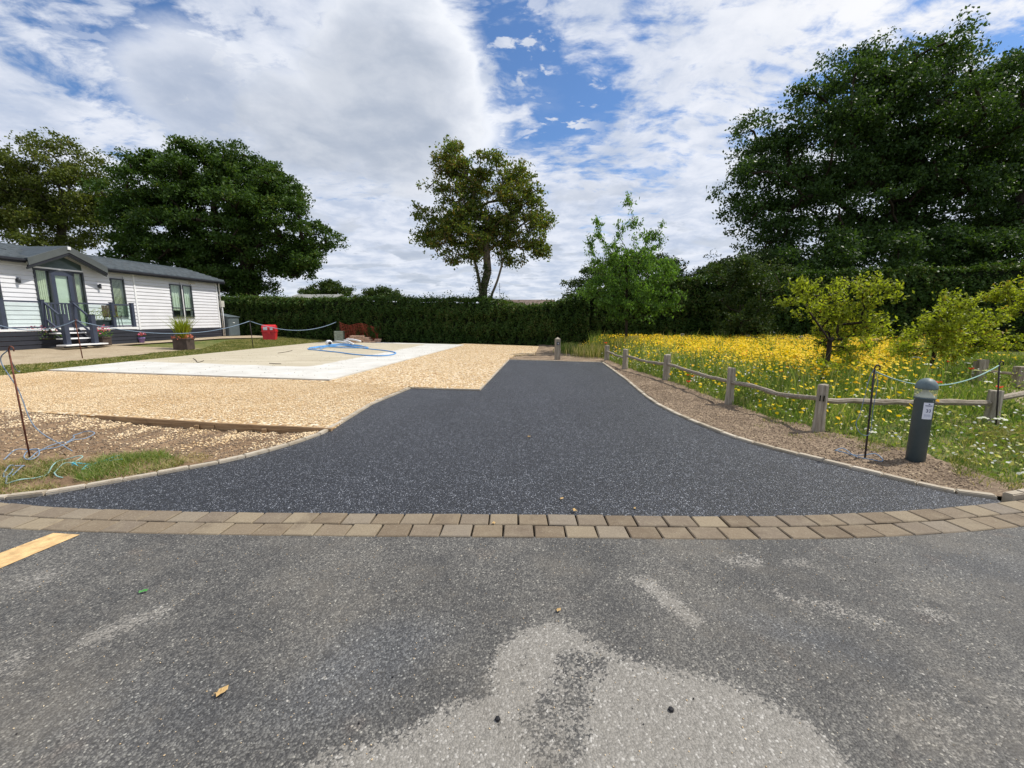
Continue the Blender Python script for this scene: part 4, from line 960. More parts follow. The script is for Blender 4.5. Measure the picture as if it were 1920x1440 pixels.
# ---- raised deck with rails, glass and steps
DK = .70; DO = 1.3
deck = thing('veranda_deck', 'raised deck in front of the lodge with dark posts, glass panels and steps', 'deck', (C0.x, C0.y, ZG), RZ)
for k in range(9): MB().box(.055+k*.138, .055+k*.138+.132, -LEN, -6.45, DK-.03, DK).build('deck_board', M['white'], deck)
MB().box(DO, DO+.03, -LEN, -6.42, DK-.075, DK).build('deck_trim', M['white'], deck)
for k in range(4):
    z0 = -.02+k*.158
    MB().prism([(DO-.02, z0), (DO+.01, z0), (DO+.022, z0+.01), (DO+.014, z0+.148), (DO-.02, z0+.148)], -LEN, -6.46, 'y').build('skirting_board', M['skirt'], deck)
    MB().box(.05, DO-.02, -6.50, -6.47, z0, z0+.148).build('skirting_board', M['skirt'], deck)
def post(a, o_, z0, z1, parent=deck, w=.06):
    MB().box(o_-w, o_+w, -a-w, -a+w, z0, z1).build('post', M['navy'], parent, bevel=.004)
    MB().box(o_-w-.012, o_+w+.012, -a-w-.012, -a+w+.012, z1, z1+.025).build('post_cap', M['navy'], parent)
PA = [6.50, 7.36, 8.82, 9.84, 11.02, 12.3]
for a in PA: post(a, DO-.06, DK, DK+1.02)
for (a0, a1) in ((6.50, 7.36), (7.36, 8.82), (9.84, 11.02), (11.02, 12.3)):
    MB().box(DO-.09, DO-.03, -a1+.06, -a0-.06, DK+.93, DK+.985).build('rail', M['navy'], deck)
    MB().box(DO-.08, DO-.04, -a1+.06, -a0-.06, DK+.03, DK+.075).build('bottom_rail', M['navy'], deck)
    MB().box(DO-.064, DO-.056, -a1+.10, -a0-.10, DK+.09, DK+.92).build('glass_panel', M['paleglass'], deck)
MB().box(.08, DO-.12, -6.53, -6.47, DK+.93, DK+.985).build('rail', M['navy'], deck); MB().box(.08, DO-.12, -6.504, -6.496, DK+.09, DK+.92).build('glass_panel', M['paleglass'], deck)
MB().box(DO-.09, DO-.03, -9.78, -8.88, DK+.90, DK+.95).build('gate_rail', M['navy'], deck); MB().box(DO-.09, DO-.03, -9.78, -8.88, DK+.06, DK+.11).build('gate_rail', M['navy'], deck)
for k in range(7): MB().box(DO-.08, DO-.04, -8.97-k*.118-.03, -8.97-k*.118+.03, DK+.11, DK+.90).build('baluster', M['navy'], deck)
for (z0, o0, o1, ex) in ((.50, DO+.03, DO+.30, 0), (.30, DO+.27, DO+.57, 0), (.07, DO+.52, DO+.92, .22)):
    MB().box(o0, o1, -9.84-ex, -8.80+ex, z0, z0+.045).build('tread', M['white'], deck, bevel=.004)
for a in (9.80, 8.84):
    MB().prism([(DO+.02, .55), (DO+.62, .0), (DO+.62, .16), (DO+.02, .70)], -a-.02, -a+.02, 'y').build('stringer', M['skirt'], deck)
    post(a, DO+.66, 0.0, 1.20, w=.075)
    for (zo, h) in ((.0, .07), (-.62, .07)):
        za_, zb_ = DK+.96+zo, 1.14+zo+.0
        V = [(x, y, z) for (x, z) in ((DO+.0, za_), (DO+.60, zb_)) for z in (z, z-h) for y in (-a-.025, -a+.025)]
        mesh_np('handrail', V, [(0,1,3,2),(4,6,7,5),(0,4,5,1),(2,3,7,6),(0,2,6,4),(1,5,7,3)], M['navy'], deck)
for k in range(4): MB().box(DO+.60+k*.07, DO+.66+k*.07, -9.4, -9.32, .0, .06).build('step_foot', M['skirt'], deck)

def LP(a, o_, z=0.0):                                        # lodge frame to world
    n = Vector((dd.y, -dd.x, 0)); q = C0-dd*a+n*o_; return Vector((q.x, q.y, ZG+z))
# garden chair on the deck
p = LP(6.95, .75, DK); ch_ = thing('garden_chair', 'brown woven garden chair on the deck behind the glass', 'chair', p, RZ+2.2)
MB().box(-.24, .24, -.24, .24, .42, .46).build('seat', M['wicker'], ch_, bevel=.01)
m = MB()
for k in range(5):
    y = -.2+k*.1; m.box(-.28, -.25, y-.045, y+.045, .46, .92)
m.build('backrest', M['wicker'], ch_)
for (x, y) in ((.22, .22), (.22, -.22), (-.22, .22), (-.22, -.22)): MB().tube([(x, y, .44), (x*1.25, y*1.15, 0)], .012, 6).build('leg', M['dframe'], ch_)
for s in (-1, 1): MB().tube([(.22, s*.25, .44), (.2, s*.27, .65), (-.25, s*.27, .68)], .014, 6).build('armrest', M['dframe'], ch_, True)
# cabinet to the right of the lodge
p = PT(427, 628); cb_ = thing('storage_cabinet', 'dark grey lean-to cabinet beside the right end of the lodge', 'cabinet', (LP(-.75, -.2).x, LP(-.75, -.2).y, ZG), RZ)
MB().prism([(-.5, 0), (.5, 0), (.5, 1.15), (-.5, 1.35)], -.45, .45, 'y').build('box', M['cabinet'], cb_, bevel=.005)
MB().box(.5, .515, -.40, .40, .05, 1.08).build('door', M['cabinet'], cb_); MB().box(.515, .535, -.1, .05, .80, .84).build('handle', M['silver'], cb_)
MB().prism([(-.55, 1.37), (.56, 1.15), (.56, 1.18), (-.55, 1.40)], -.50, .50, 'y').build('lid', M['cabinet'], cb_)

# ------------------------------------------------------------------ pots and planters
def plant_leaves(n, c, r, size, asp=.6): 
    C = RNG.normal(0, 1, (n, 3)); C /= np.maximum(1, np.linalg.norm(C, axis=1)/1.6)[:, None]
    return leaves_np(np.array(c)+C*np.array(r), size, asp)
def pot(name, label, pos, kind, r, h, m_, flower=None, nfl=40, leaf='cherry', lr=.26, lh=.18, nl=220):
    th = thing(name, label, 'flower pot' if kind == 'round' else 'planter', pos, RZ)
    if kind == 'round':
        MB().lathe([(r*.70, 0), (r*.95, h*.8), (r*1.08, h*.8), (r*1.10, h), (r*.95, h), (r*.92, h*.9)], 20).build('pot', M[m_], th, True)
    else:
        MB().prism([(-r*.92, -r*.92), (r*.92, -r*.92), (r*.92, r*.92), (-r*.92, r*.92)], 0, h, 'z').build('box', M[m_], th, bevel=.01)
        MB().box(-r, r, -r, r, h-.05, h).build('rim', M[m_], th, bevel=.006)
    MB().lathe([(r*.85, h*.9), (r*.8, h+.01)], 14).build('compost', M['compost'], th)
    V, F = plant_leaves(nl, (0, 0, h+lh*.6), (lr, lr, lh*.55), .055); mesh_np('leaves', V, F, M[leaf], th)
    if flower:
        V, F = plant_leaves(nfl, (0, 0, h+lh*1.05), (lr*.85, lr*.85, lh*.4), .075, .9); tag(mesh_np('flowers', V, F, M[flower], th), kind='stuff')
    return th
pot('flower_pot', 'terracotta bowl pot with red flowers at the left edge', PT(18, 655), 'round', .26, .33, 'terracotta', 'pink', 160, 'cherry', .30, .16, 160)
pot('planter_box', 'square brown planter of pink flowers at the left of the steps', PT(86, 652), 'square', .24, .36, 'planter', 'pink', 60, 'cherry', .36, .26, 420)
pot('planter_box', 'brown planter with pink and yellow flowers on the right side of the steps', LP(8.35, DO+.45), 'square', .19, .34, 'planter', 'pink', 50, 'cherry', .20, .28, 200)
pot('flower_pot', 'small lilac pot standing against the dark skirting', PT(266, 643), 'round', .13, .24, 'purple', 'pink', 30, 'darkbush', .13, .16, 50)
pot('planter_box', 'long dark planter with a yellowish plant on the deck', LP(7.45, .9, DK), 'square', .26, .30, 'dframe', None, 0, 'golden', .28, .34, 260)
p = PT(346, 655.5); gp = thing('grass_planter', 'square brown planter holding tall yellow green ornamental grass on the lawn', 'planter', p, .15)
MB().box(-.27, .27, -.27, .27, 0, .46).build('box', M['planter'], gp, bevel=.012); MB().box(-.29, .29, -.29, .29, .42, .47).build('rim', M['planter'], gp, bevel=.006)
def blades(X, Y, Z, h, w, lean=.35, seg=2, hj=.4):
    n = len(X); h = h*RNG.uniform(1-hj, 1+hj, n); a = RNG.uniform(0, 2*PI, n); l = lean*RNG.uniform(.2, 1.3, n)*h
    dx, dy = np.cos(a)*l, np.sin(a)*l; b_ = RNG.uniform(0, PI, n); sx, sy = np.cos(b_)*w/2, np.sin(b_)*w/2
    base = np.stack([X, Y, Z], -1); s_ = np.stack([sx, sy, 0*sx], -1)
    mid = base+np.stack([dx*.35, dy*.35, h*.62], -1); tip = base+np.stack([dx, dy, h], -1)
    V = np.stack([base-s_, base+s_, mid+s_*.75, tip, mid-s_*.75], 1).reshape(-1, 3)
    k = np.arange(n)*5
    q = np.stack([k, k+1, k+2, k+4], -1); tr = np.stack([k+4, k+2, k+3, k+3], -1)
    F = [tuple(f) for f in q.tolist()]+[tuple(f[:3]) for f in tr.tolist()]
    return V, F
def blades_quad(X, Y, Z, h, w, lean=.35, hj=.4):             # one kite quad per blade: cheap
    n = len(X); h = h*RNG.uniform(1-hj, 1+hj, n); a = RNG.uniform(0, 2*PI, n); l = lean*RNG.uniform(.2, 1.3, n)*h
    dx, dy = np.cos(a)*l, np.sin(a)*l; b_ = RNG.uniform(0, PI, n); sx, sy = np.cos(b_)*w/2, np.sin(b_)*w/2
    base = np.stack([X, Y, Z], -1); s_ = np.stack([sx, sy, 0*sx], -1)
    mid = base+np.stack([dx*.3, dy*.3, h*.55], -1); tip = base+np.stack([dx, dy, h], -1)
    V = np.stack([base, mid+s_, tip, mid-s_], 1).reshape(-1, 3)
    return V, np.arange(4*n).reshape(-1, 4)
n = 420; a = RNG.uniform(0, 2*PI, n); r = .2*np.sqrt(RNG.uniform(0, 1, n))
V, F = blades_quad(r*np.cos(a), r*np.sin(a), np.full(n, .45), .75, .022, .55); mesh_np('grass_leaves', V, F, M['golden'], gp)
V, F = plant_leaves(120, (0, 0, .52), (.26, .26, .07), .07, .9); tag(mesh_np('flowers', V, F, M['bract'], gp), kind='stuff')

# ------------------------------------------------------------------ red grit bin
p = PT(507, 637); s_ = p.y/780*1.0; gb = thing('grit_bin', 'red plastic grit bin with white stickers on the lawn', 'bin', p, .30)
gb.scale = (.86, .85, .96); w = .40; m = MB(); m.prism([(-.36, 0), (.36, 0), (.42, .48), (-.42, .48)], -.30, .30, 'y'); m.build('bin_body', M['red'], gb, bevel=.02, segs=2)
MB().box(-.45, .45, -.34, .34, .48, .54).build('rim', M['red'], gb, bevel=.01)
m = MB(); m.prism([(-.33, .54), (.33, .54), (.34, .72), (.22, .86), (-.10, .92), (-.26, .86), (-.33, .72)], -.42, .42, 'x'); m.build('lid', M['red'], gb, bevel=.03, segs=2)
MB().box(-.30, -.06, -.350, -.344, .60, .78).build('sticker', M['label'], gb); MB().box(.10, .26, -.350, -.344, .60, .78).build('sticker', M['label'], gb)
MB().box(-.27, -.09, -.353, -.351, .64, .66).build('sticker_print', M['inkpale'], gb); MB().box(.16, .19, -.353, -.351, .66, .74).build('sticker_print', M['red'], gb)
MB().box(-.08, .08, -.36, -.30, .34, .48).build('hasp', M['red'], gb, bevel=.01)

# ------------------------------------------------------------------ clutter at the far corner of the slab
ZS = .055
p = P(637, 640, ZS); o = MB().box(-.26, .26, -.22, .22, 0, .62).build('concrete_block', M['stoneblk'], None, bevel=.02); o.location = p; o.rotation_euler = (0, 0, .2)
tag(o, 'upright grey green concrete block standing on the far corner of the slab', 'block')
bs = thing('brick_stack', 'low stack of pinkish bricks beside the orange netting', 'bricks', P(676, 642, ZS), .1)
bm_ = MB().box(-.19, .19, -.11, .11, 0, .095).build('brick', M['brick'], bs, bevel=.008); spots = []
for lay in range(4):
    for r_ in range(2):
        for c_ in range(3 if lay < 3 else 2): spots.append((-.44+c_*.40+random.uniform(-.02, .02)+(.1 if lay % 2 else 0), -.12+r_*.24, lay*.10))
spots += [(.95, 0, 0), (.98, .1, .1), (.72, -.3, 0)]
bm_.location = spots[0]
for q in spots[1:]:
    o = bm_.copy(); link(o, bs); o.location = q; o.rotation_euler = (0, 0, random.uniform(-.15, .15))
def tube_obj(name, label, cat, pts, r, m_, sides=6, group=None, sm=8):
    o = MB().tube(smooth_line(pts, sm), r, sides).build(name, m_ if not isinstance(m_, str) else M[m_], None, True); return tag(o, label, cat, group)
for k, (a, b_) in enumerate((((628, 640), (655, 644)), ((645, 638), (662, 645)), ((650, 636), (676, 640)))):
    tube_obj('plastic_pipe', ['short white pipe lying furthest left beside the block', 'white pipe crossing over the others beside the block', 'white pipe lying nearest the bricks'][k], 'pipe', [P(*a, ZS+.06+k*.07), P((a[0]+b_[0])/2, (a[1]+b_[1])/2-1, ZS+.08+k*.07), P(*b_, ZS+.06+k*.05)], .05, 'white', 10, sm=3)
wb_ = thing('pipe_elbow', 'round white pipe end lying on the left of the blue hose heap', 'pipe', P(617, 648, ZS), .6)
MB().lathe([(.10, -.12), (.14, -.1), (.14, .1), (.10, .12)], 16).build('collar', M['white'], wb_, True).rotation_euler = (PI/2, 0, .2)
MB().lathe([(.085, -.14), (.085, .14)], 14).build('bore', M['dframe'], wb_, True).rotation_euler = (PI/2, 0, .2)
for k_ in wb_.children: k_.location = (0, 0, .14)
hs = []
for (pp, r) in (([(577, 654), (600, 650), (625, 648), (660, 650), (690, 654), (720, 657), (741, 661), (735, 665), (710, 667), (670, 665), (630, 660), (590, 656), (578, 655)], 0),
                ([(580, 652), (610, 648), (640, 646), (670, 648), (690, 652), (650, 652), (610, 650), (585, 653)], .02), ([(590, 653), (630, 645), (660, 646), (680, 649), (650, 648), (615, 650), (600, 654)], .04)):
    hs.append([P(*q, ZS+.02+r) for q in pp])
m = MB()
for q in hs: m.tube(smooth_line(q, 6), .024, 6)
tag(m.build('water_hose', M['hose'], None, True), 'blue hose lying in a long loose loop on the slab', 'hose')
# orange plastic netting
net = thing('barrier_netting', 'sagging orange plastic barrier netting in front of the hedge', 'netting', P(640, 640, 0))
n0 = Vector(net.location); m = MB(); NX = 34
def npnt(u, v):
    px = 641+u*74; top = 604+ (u*16 if u < .25 else 4+ (u-.25)*4)+(3*math.sin(u*9)); bot = 641
    b_ = P(px, 640, 0); z0 = .04; z1 = CAM_H+ray(px, top).z*(b_.y/ray(px, top).y)
    return Vector((b_.x+.05*math.sin(v*5+u*20), b_.y-.1+.07*math.sin(u*25+v*3), z0+(z1-z0)*v))-n0
for k in range(NX+1): m.tube([npnt(k/NX, v/6) for v in range(7)], .011, 3, False)
for j in range(12): m.tube([npnt(k/NX, j/11) for k in range(NX+1)], .014, 3, False)
m.build('mesh_panel', M['mesh_o'], net)
for u in (0.0, 1.0): MB().tube([npnt(u, 0), npnt(u, 1.05)], .02, 6).build('stake', M['rust'], net)

# ------------------------------------------------------------------ rope line on the left
def stake(label, base, top, r, m_, hook=True, group='stakes of the rope line'):
    th = thing('rope_stake', label, 'stake', base, 0, group); tp = Vector(top)-Vector(base)
    MB().tube([(0, 0, -.05), tp*.5, tp], r, 8).build('rod', M[m_], th, True)
    if hook: MB().tube(smooth_line([tp, tp+Vector((.02, 0, .03)), tp+Vector((.05, 0, .015)), tp+Vector((.05, 0, -.02))], 4), r*.8, 6).build('hook', M[m_], th, True)
    return Vector(base)+tp
def vert(px, py, pyt, dx=0.0):                               # base on the ground, top straight above at pixel row pyt
    b_ = PT(px, py); rr = ray(px, pyt); k = b_.y/rr.y; return b_, Vector((b_.x+dx, b_.y, CAM_H+rr.z*k))
b1 = P(55, 852); rr_ = ray(16, 655); t1 = Vector((rr_.x*b1.y/rr_.y, b1.y, CAM_H+rr_.z*b1.y/rr_.y))
T1 = stake('leaning rusty red stake nearest the camera, standing in bare soil at left', b1, t1, .0075, 'rust')
b2, t2 = vert(155, 672, 601, -.05); T2 = stake('thin reddish stake standing at the path edge in front of the steps', b2, t2, .014, 'rust')
b3, t3 = vert(475, 653, 602, -.05); T3 = stake('dark thin stake on the lawn left of the red bin', b3, t3, .016, 'rod')
def rope(name, label, A_, B_, sag, r, m_, n=14):
    pts = [Vector(A_).lerp(Vector(B_), k/n)-Vector((0, 0, sag*4*(k/n)*(1-k/n))) for k in range(n+1)]
    o = MB().tube(pts, r, 6).build(name, M[m_], None, True); return tag(o, label, 'rope')
rope('rope', 'blue grey rope sagging from stake to stake in front of the lodge steps', LP(12.2, 2.6, .9), T2, .25, .014, 'rope')
rope('rope', 'grey rope running from the steps past the corner of the lodge', T2, T3, .5, .014, 'rope', 20)
rope('rope', 'dark grey rope sagging above the red bin to the orange netting', T3, WY(630, 604, 24.0), .45, .016, 'rope', 16)
rope('rope', 'thin rope leaving the near rusty stake beyond the left edge', T1-Vector((0, 0, .1)), Vector((-6.2, 5.2, .75)), .05, .006, 'rope')
tube_obj('hanging_rope', 'pale rope tail hanging down along the near rusty stake', 'rope', [T1, T1+Vector((-.10, 0, -.12)), T1+Vector((.0, .02, -.42)), T1+Vector((.12, 0, -.8)), b1+Vector((.28, .1, .05)), b1+Vector((.4, .05, .02))], .005, 'rope')
def ground_rope(name, label, pxs, r, m_, z=.018, sm=8):
    pts = []
    for k, (px, py) in enumerate(pxs): q = P(px, py); pts.append(Vector((q.x, q.y, z+.008*math.sin(k*1.9)+(.012 if k % 3 == 1 else 0))))
    return tube_obj(name, label, 'rope', pts, r, m_, 6, sm=sm)
ground_rope('rope_coil', 'long blue grey rope looped in the soil at the foot of the near stake', [(8, 865), (30, 850), (52, 845), (75, 846), (95, 842), (115, 832), (125, 831), (140, 826), (138, 820), (150, 814), (165, 813), (178, 816), (160, 824), (140, 829), (120, 838), (105, 842), (85, 846), (70, 852), (58, 862), (50, 865), (46, 858), (55, 848), (72, 846), (73, 856), (60, 866), (48, 866)], .0055, 'rope')
ground_rope('rope_coil', 'grey rope loop lying on the grass nearest the left edge', [(12, 911), (14, 902), (8, 897), (9, 888), (20, 880), (30, 877), (46, 875), (42, 882), (30, 890), (20, 896), (15, 899), (23, 890), (24, 882)], .0055, 'rope')
ground_rope('rope', 'pale green rope trailing across the grass toward the driveway', [(12, 911), (40, 907), (65, 899), (88, 892), (100, 880), (110, 868), (125, 863), (150, 861), (155, 861), (140, 868), (135, 873), (120, 874), (105, 886), (103, 892), (108, 898), (118, 899)], .0055, 'ropegreen')
ground_rope('rope_bundle', 'knotted turquoise rope bundle lying on green grass near the kerb', [(133, 873), (140, 876), (150, 877), (170, 875), (190, 872), (210, 866), (226, 856), (215, 863), (195, 869), (228, 863), (226, 867), (200, 870), (175, 874), (165, 877), (155, 886), (172, 875), (150, 873), (138, 872), (136, 877), (142, 873)], .006, 'ropeteal')

# ------------------------------------------------------------------ right side: lamp bollard
bb = P(1716, 862)
lb = thing('light_bollard', 'dark grey lamp bollard with rounded cap and number 33 sticker', 'bollard', bb, math.atan2(-.97, -.26))
R_ = .076
MB().lathe([(R_, -.05), (R_, .63), (R_+.004, .632), (R_+.004, .642)], 40).build('post_body', M['bollard'], lb, True)
m = MB(); rl = R_+.007
for k in range(40):
    a0_, a1_ = 2*PI*k/40, 2*PI*(k+1)/40
    m.add([(rl*math.cos(a0_), rl*math.sin(a0_), .640), (rl*math.cos(a1_), rl*math.sin(a1_), .640), (rl*math.cos(a1_), rl*math.sin(a1_), .728), (rl*math.cos(a0_), rl*math.sin(a0_), .728)], [(0, 1, 2, 3)])
m.build('lens', M['lens'], lb, True)
MB().lathe([(R_, .628), (rl+.001, .630), (rl+.001, .642), (R_, .644)], 40).build('lens_ring', M['bollard'], lb, True)
MB().lathe([(R_, .644), (.066, .655), (.04, .682), (.022, .708), (.02, .735)], 28).build('reflector', M['silver'], lb, True)
RC = R_+.008; MB().lathe([(RC-.01, .722), (RC, .724), (RC, .738)]+[(RC*math.cos(q_), .738+.092*math.sin(q_)) for q_ in [k*PI/2/9 for k in range(1, 9)]]+[(.002, .830)], 40).build('cap', M['bollardcap'], lb, True)
for k in range(3):
    a_ = .4+k*2.1; MB().lathe([(.004, 0), (.004, .003), (.001, .0045)], 8, (R_+.001)*math.cos(a_), (R_+.001)*math.sin(a_)).build('cap_screw', M['silver'], lb).location = (0, 0, .615)
def curved(x0, x1, z0, z1, r, name, m_, n=8):
    V = []; 
    for k in range(n+1):
        a = (x0+(x1-x0)*k/n)/r
        V += [(r*math.cos(a), r*math.sin(a), z0), (r*math.cos(a), r*math.sin(a), z1)]
    return mesh_np(name, V, [(2*k, 2*k+2, 2*k+3, 2*k+1) for k in range(n)], m_, lb, True)
curved(-.041, .041, .435, .598, R_+.0012, 'number_label', M['label'])
curved(-.032, .032, .450, .4515, R_+.0018, 'label_print', M['inkpale'])
for k, z in enumerate((.462, .470, .478)): curved(-.030, .030-.005*k, z, z+.004, R_+.0018, 'label_print', M['inkpale'])
def curved_text(txt, size, x, z, m_):
    cu = bpy.data.curves.new('lettering', 'FONT'); cu.body = txt; cu.size = size; cu.align_x = 'CENTER'; cu.offset = size*.012
    to = bpy.data.objects.new('lettering', cu); COL.objects.link(to)
    me_ = bpy.data.meshes.new_from_object(to.evaluated_get(bpy.context.evaluated_depsgraph_get())); bpy.data.objects.remove(to)
    r = R_+.0022
    for v in me_.vertices:
        a = (x+v.co.x)/r; zz = z+v.co.y; v.co = (r*math.cos(a), r*math.sin(a), zz)
    me_.materials.clear(); me_.materials.append(M[m_]); o = bpy.data.objects.new('lettering', me_); link(o, lb); return o
curved_text('33', .044, 0, .503, 'ink')
curved_text('~~~~~~~', .022, 0, .555, 'ink') if False else None
for k in range(9): curved(-.028+k*.0065, -.028+k*.0065+.0048, .563, .572, R_+.002, 'label_print', M['ink'], 1)
curved(-.006, .006, .579, .589, R_+.002, 'label_emblem', M['ink'], 3)
# stakes and rope on the right
b4 = P(1622, 858); t4 = Vector((P(1622, 858).x, 0, 0)); r4 = ray(1640, 690); t4 = Vector((r4.x*b4.y/r4.y, b4.y, CAM_H+r4.z*b4.y/r4.y))
T4 = stake('thin dark stake hung with rope standing left of the lamp bollard', b4, t4, .0085, 'rod')
b5 = P(1868, 800); r5 = ray(1874, 682); t5 = Vector((r5.x*b5.y/r5.y, b5.y, CAM_H+r5.z*b5.y/r5.y))
T5 = stake('thin dark stake in front of the rightmost fence post', b5, t5, .0085, 'rod')
rope('rope', 'pale green rope sagging behind the lamp bollard between two stakes', T4-Vector((0, 0, .03)), T5-Vector((0, 0, .02)), .20, .007, 'ropegreen', 18)
tube_obj('hanging_rope', 'long rope loops hanging down the stake beside the lamp bollard', 'rope', [T4, T4+Vector((-.05, -.01, -.12)), T4+Vector((-.10, -.02, -.45)), T4+Vector((-.12, -.01, -.56)), T4+Vector((-.07, -.02, -.66)), T4+Vector((.02, -.02, -.66)), T4+Vector((.04, 0, -.40)), T4+Vector((.05, 0, -.15)), T4+Vector((0, 0, -.02))], .0032, 'rope')
ground_rope('rope_coil', 'thin grey rope loops lying on the soil beside the lamp bollard', [(1565, 848), (1580, 847), (1600, 856), (1615, 861), (1635, 869), (1652, 868), (1654, 862), (1640, 857), (1620, 857), (1600, 855), (1575, 852), (1566, 849)], .0055, 'rope')

# wooden marker bollard at the end of the driveway
p = P(1045, 674); wbz = .78; wo = thing('wooden_bollard', 'grey weathered square wooden bollard with pointed top at the end of the driveway', 'bollard', p, .12)
m = MB().box(-.085, .085, -.085, .085, -.05, wbz-.07); m.add([(-.085, -.085, wbz-.07), (.085, -.085, wbz-.07), (.085, .085, wbz-.07), (-.085, .085, wbz-.07), (0, 0, wbz)], [(0, 1, 4), (1, 2, 4), (2, 3, 4), (3, 0, 4)])
m.build('post', M['wood'], wo)
MB().box(-.05, .05, -.094, -.086, wbz-.27, wbz-.17).build('number_plate', M['dframe'], wo)
pn = MB().box(-.012, .012, -.097, -.095, wbz-.245, wbz-.195).build('plate_mark', M['white'], wo)

# ------------------------------------------------------------------ cleft rail fence
fe = thing('rail_fence', 'low weathered cleft rail fence curving along the flower meadow', 'fence', P(1532, 808))
f0 = Vector(fe.location)
def fpost(px, py, pyt, w, dark=False, tilt=0.0):
    b_ = P(px, py); r = ray(px, pyt); z = CAM_H+r.z*(b_.y/r.y); rr = random.Random(px)
    m = MB(); n = 8; prof = []
    for (zz, sc) in ((-.1, 1.1), (.03, 1.12), (z*.35, .98), (z*.7, 1.0), (z-.01, .97), (z, .90)):
        prof.append((zz, sc))
    V = []; 
    ang = [2*PI*k/n+rr.uniform(-.15, .15) for k in range(n)]; rad = [w*rr.uniform(.85, 1.12) for _ in range(n)]
    for (zz, sc) in prof:
        for k in range(n): V.append((rad[k]*sc*math.cos(ang[k])*rr.uniform(.96, 1.04)+tilt*zz, rad[k]*sc*math.sin(ang[k]), zz+(rr.uniform(-.012, .012) if zz == z else 0)))
    F = [(i*n+k, i*n+(k+1) % n, (i+1)*n+(k+1) % n, (i+1)*n+k) for i in range(len(prof)-1) for k in range(n)]+[tuple((len(prof)-1)*n+k for k in range(n))]
    o = mesh_np('fence_post', V, F, M['wood'], fe); o.location = b_-f0
    return b_, z
posts = [fpost(1137, 676, 648, .085), fpost(1172, 692, 655, .085), fpost(1249, 713, 665, .080), fpost(1366, 757, 690, .070), fpost(1534, 808, 721, .066, tilt=.0), fpost(1856, 793, 732, .075)]
p6 = P(2110, 740); posts.append((p6, .6))
# dark mortice slots on the near post
for dx in (-.018, .02):
    q = posts[4][0]; o = MB().box(dx-.006, dx+.006, -.075, -.060, posts[4][1]-.20, posts[4][1]-.13).build('nail_slot', M['core'], fe); o.location = q-f0
    o.rotation_euler = (0, 0, -.65)
def frail(A_, B_, ra, rb, bend, seed, name='fence_rail'):
    rr = random.Random(seed); n = 12; pts = []; rs = []
    for k in range(n+1):
        u = k/n; pts.append(Vector((0, 0, 0)).lerp(B_-A_, u)+Vector((rr.uniform(-.012, .012), rr.uniform(-.012, .012), rr.uniform(-.010, .010)+bend*math.sin(u*PI))))
        rs.append((ra+(rb-ra)*u)*rr.uniform(.9, 1.12)*(.72 if k in (0, n) else 1))
    m = MB().tube(pts, rs, 7); o = m.build(name, M['rail'], fe, False); o.location = A_-f0; return o
zr = lambda k, f: Vector((posts[k][0].x, posts[k][0].y, posts[k][1]*f))
frail(zr(0, .62), zr(1, .55), .032, .032, -.01, 1); frail(zr(1, .70), zr(2, .62), .034, .034, -.04, 2); frail(zr(2, .66), zr(3, .62), .034, .032, -.03, 3)
# the crooked rail between the 4th and 5th post
A_, B_ = zr(3, .60), zr(4, .70); k1 = WY(1412, 724, (A_.y*.7+B_.y*.3)); k2 = WY(1455, 738, A_.y*.48+B_.y*.52)
m = MB().tube([q-f0 for q in smooth_line([A_, k1, k2, WY(1490, 743, A_.y*.28+B_.y*.72), B_], 4)], [.032, .034, .036, .036, .034, .03, .034, .04, .030, .032, .034, .034, .032, .032, .03, .03, .028], 7); m.build('fence_rail', M['rail'], fe)
frail(zr(4, .66), zr(5, .63), .036, .042, -.01, 5); frail(zr(5, .72), zr(6, .72), .04, .03, .0, 6)
# second fence, behind the meadow
fb = thing('rail_fence', 'old dark rail fence behind the flowers at the foot of the tall hedge', 'fence', WY(1400, 655, 18.6)); fb.location.z = 0; f1 = Vector(fb.location)
for (px, Y_, h) in ((1278, 18.8, .75), (1400, 18.6, .7), (1500, 17.5, .7), (1640, 15, .7)):
    q = WY(px, 650, Y_); o = MB().box(-.07, .07, -.06, .06, 0, h).build('fence_post', M['wood'], fb, bevel=.01); o.location = (q.x-f1.x, q.y-f1.y, 0)
for (a, b_) in (((1278, 18.8), (1400, 18.6)), ((1400, 18.6), (1500, 17.5)), ((1500, 17.5), (1640, 15)), ((1180, 18.9), (1278, 18.8))):
    q, w_ = WY(a[0], 650, a[1]), WY(b_[0], 650, b_[1]); q.z = .6; w_.z = .58; q -= f1; w_ -= f1
    MB().tube([q, q.lerp(w_, .5)-Vector((0, 0, .02)), w_], .035, 6).build('fence_rail', M['rail'], fb)
fc = thing('rail_fence', 'short dark fence with two stout posts at the right edge behind white flowers', 'fence', P(1832, 720)); f2 = Vector(fc.location); cps = []
for (px, py, pyt, w_) in ((1832, 724, 674, .10), (1908, 726, 687, .10), (2010, 735, 690, .1)):
    q = P(px, py); r = ray(px, pyt); z = CAM_H+r.z*q.y/r.y; o = MB().box(-w_, w_, -w_*.7, w_*.7, 0, z).build('fence_post', M['wood'], fc, bevel=.012); o.location = q-f2; cps.append((q-f2, z))
for k in range(2): MB().tube([cps[k][0]+Vector((0, 0, cps[k][1]*.6)), cps[k+1][0]+Vector((0, 0, cps[k+1][1]*.62))], .035, 6).build('fence_rail', M['rail'], fc)

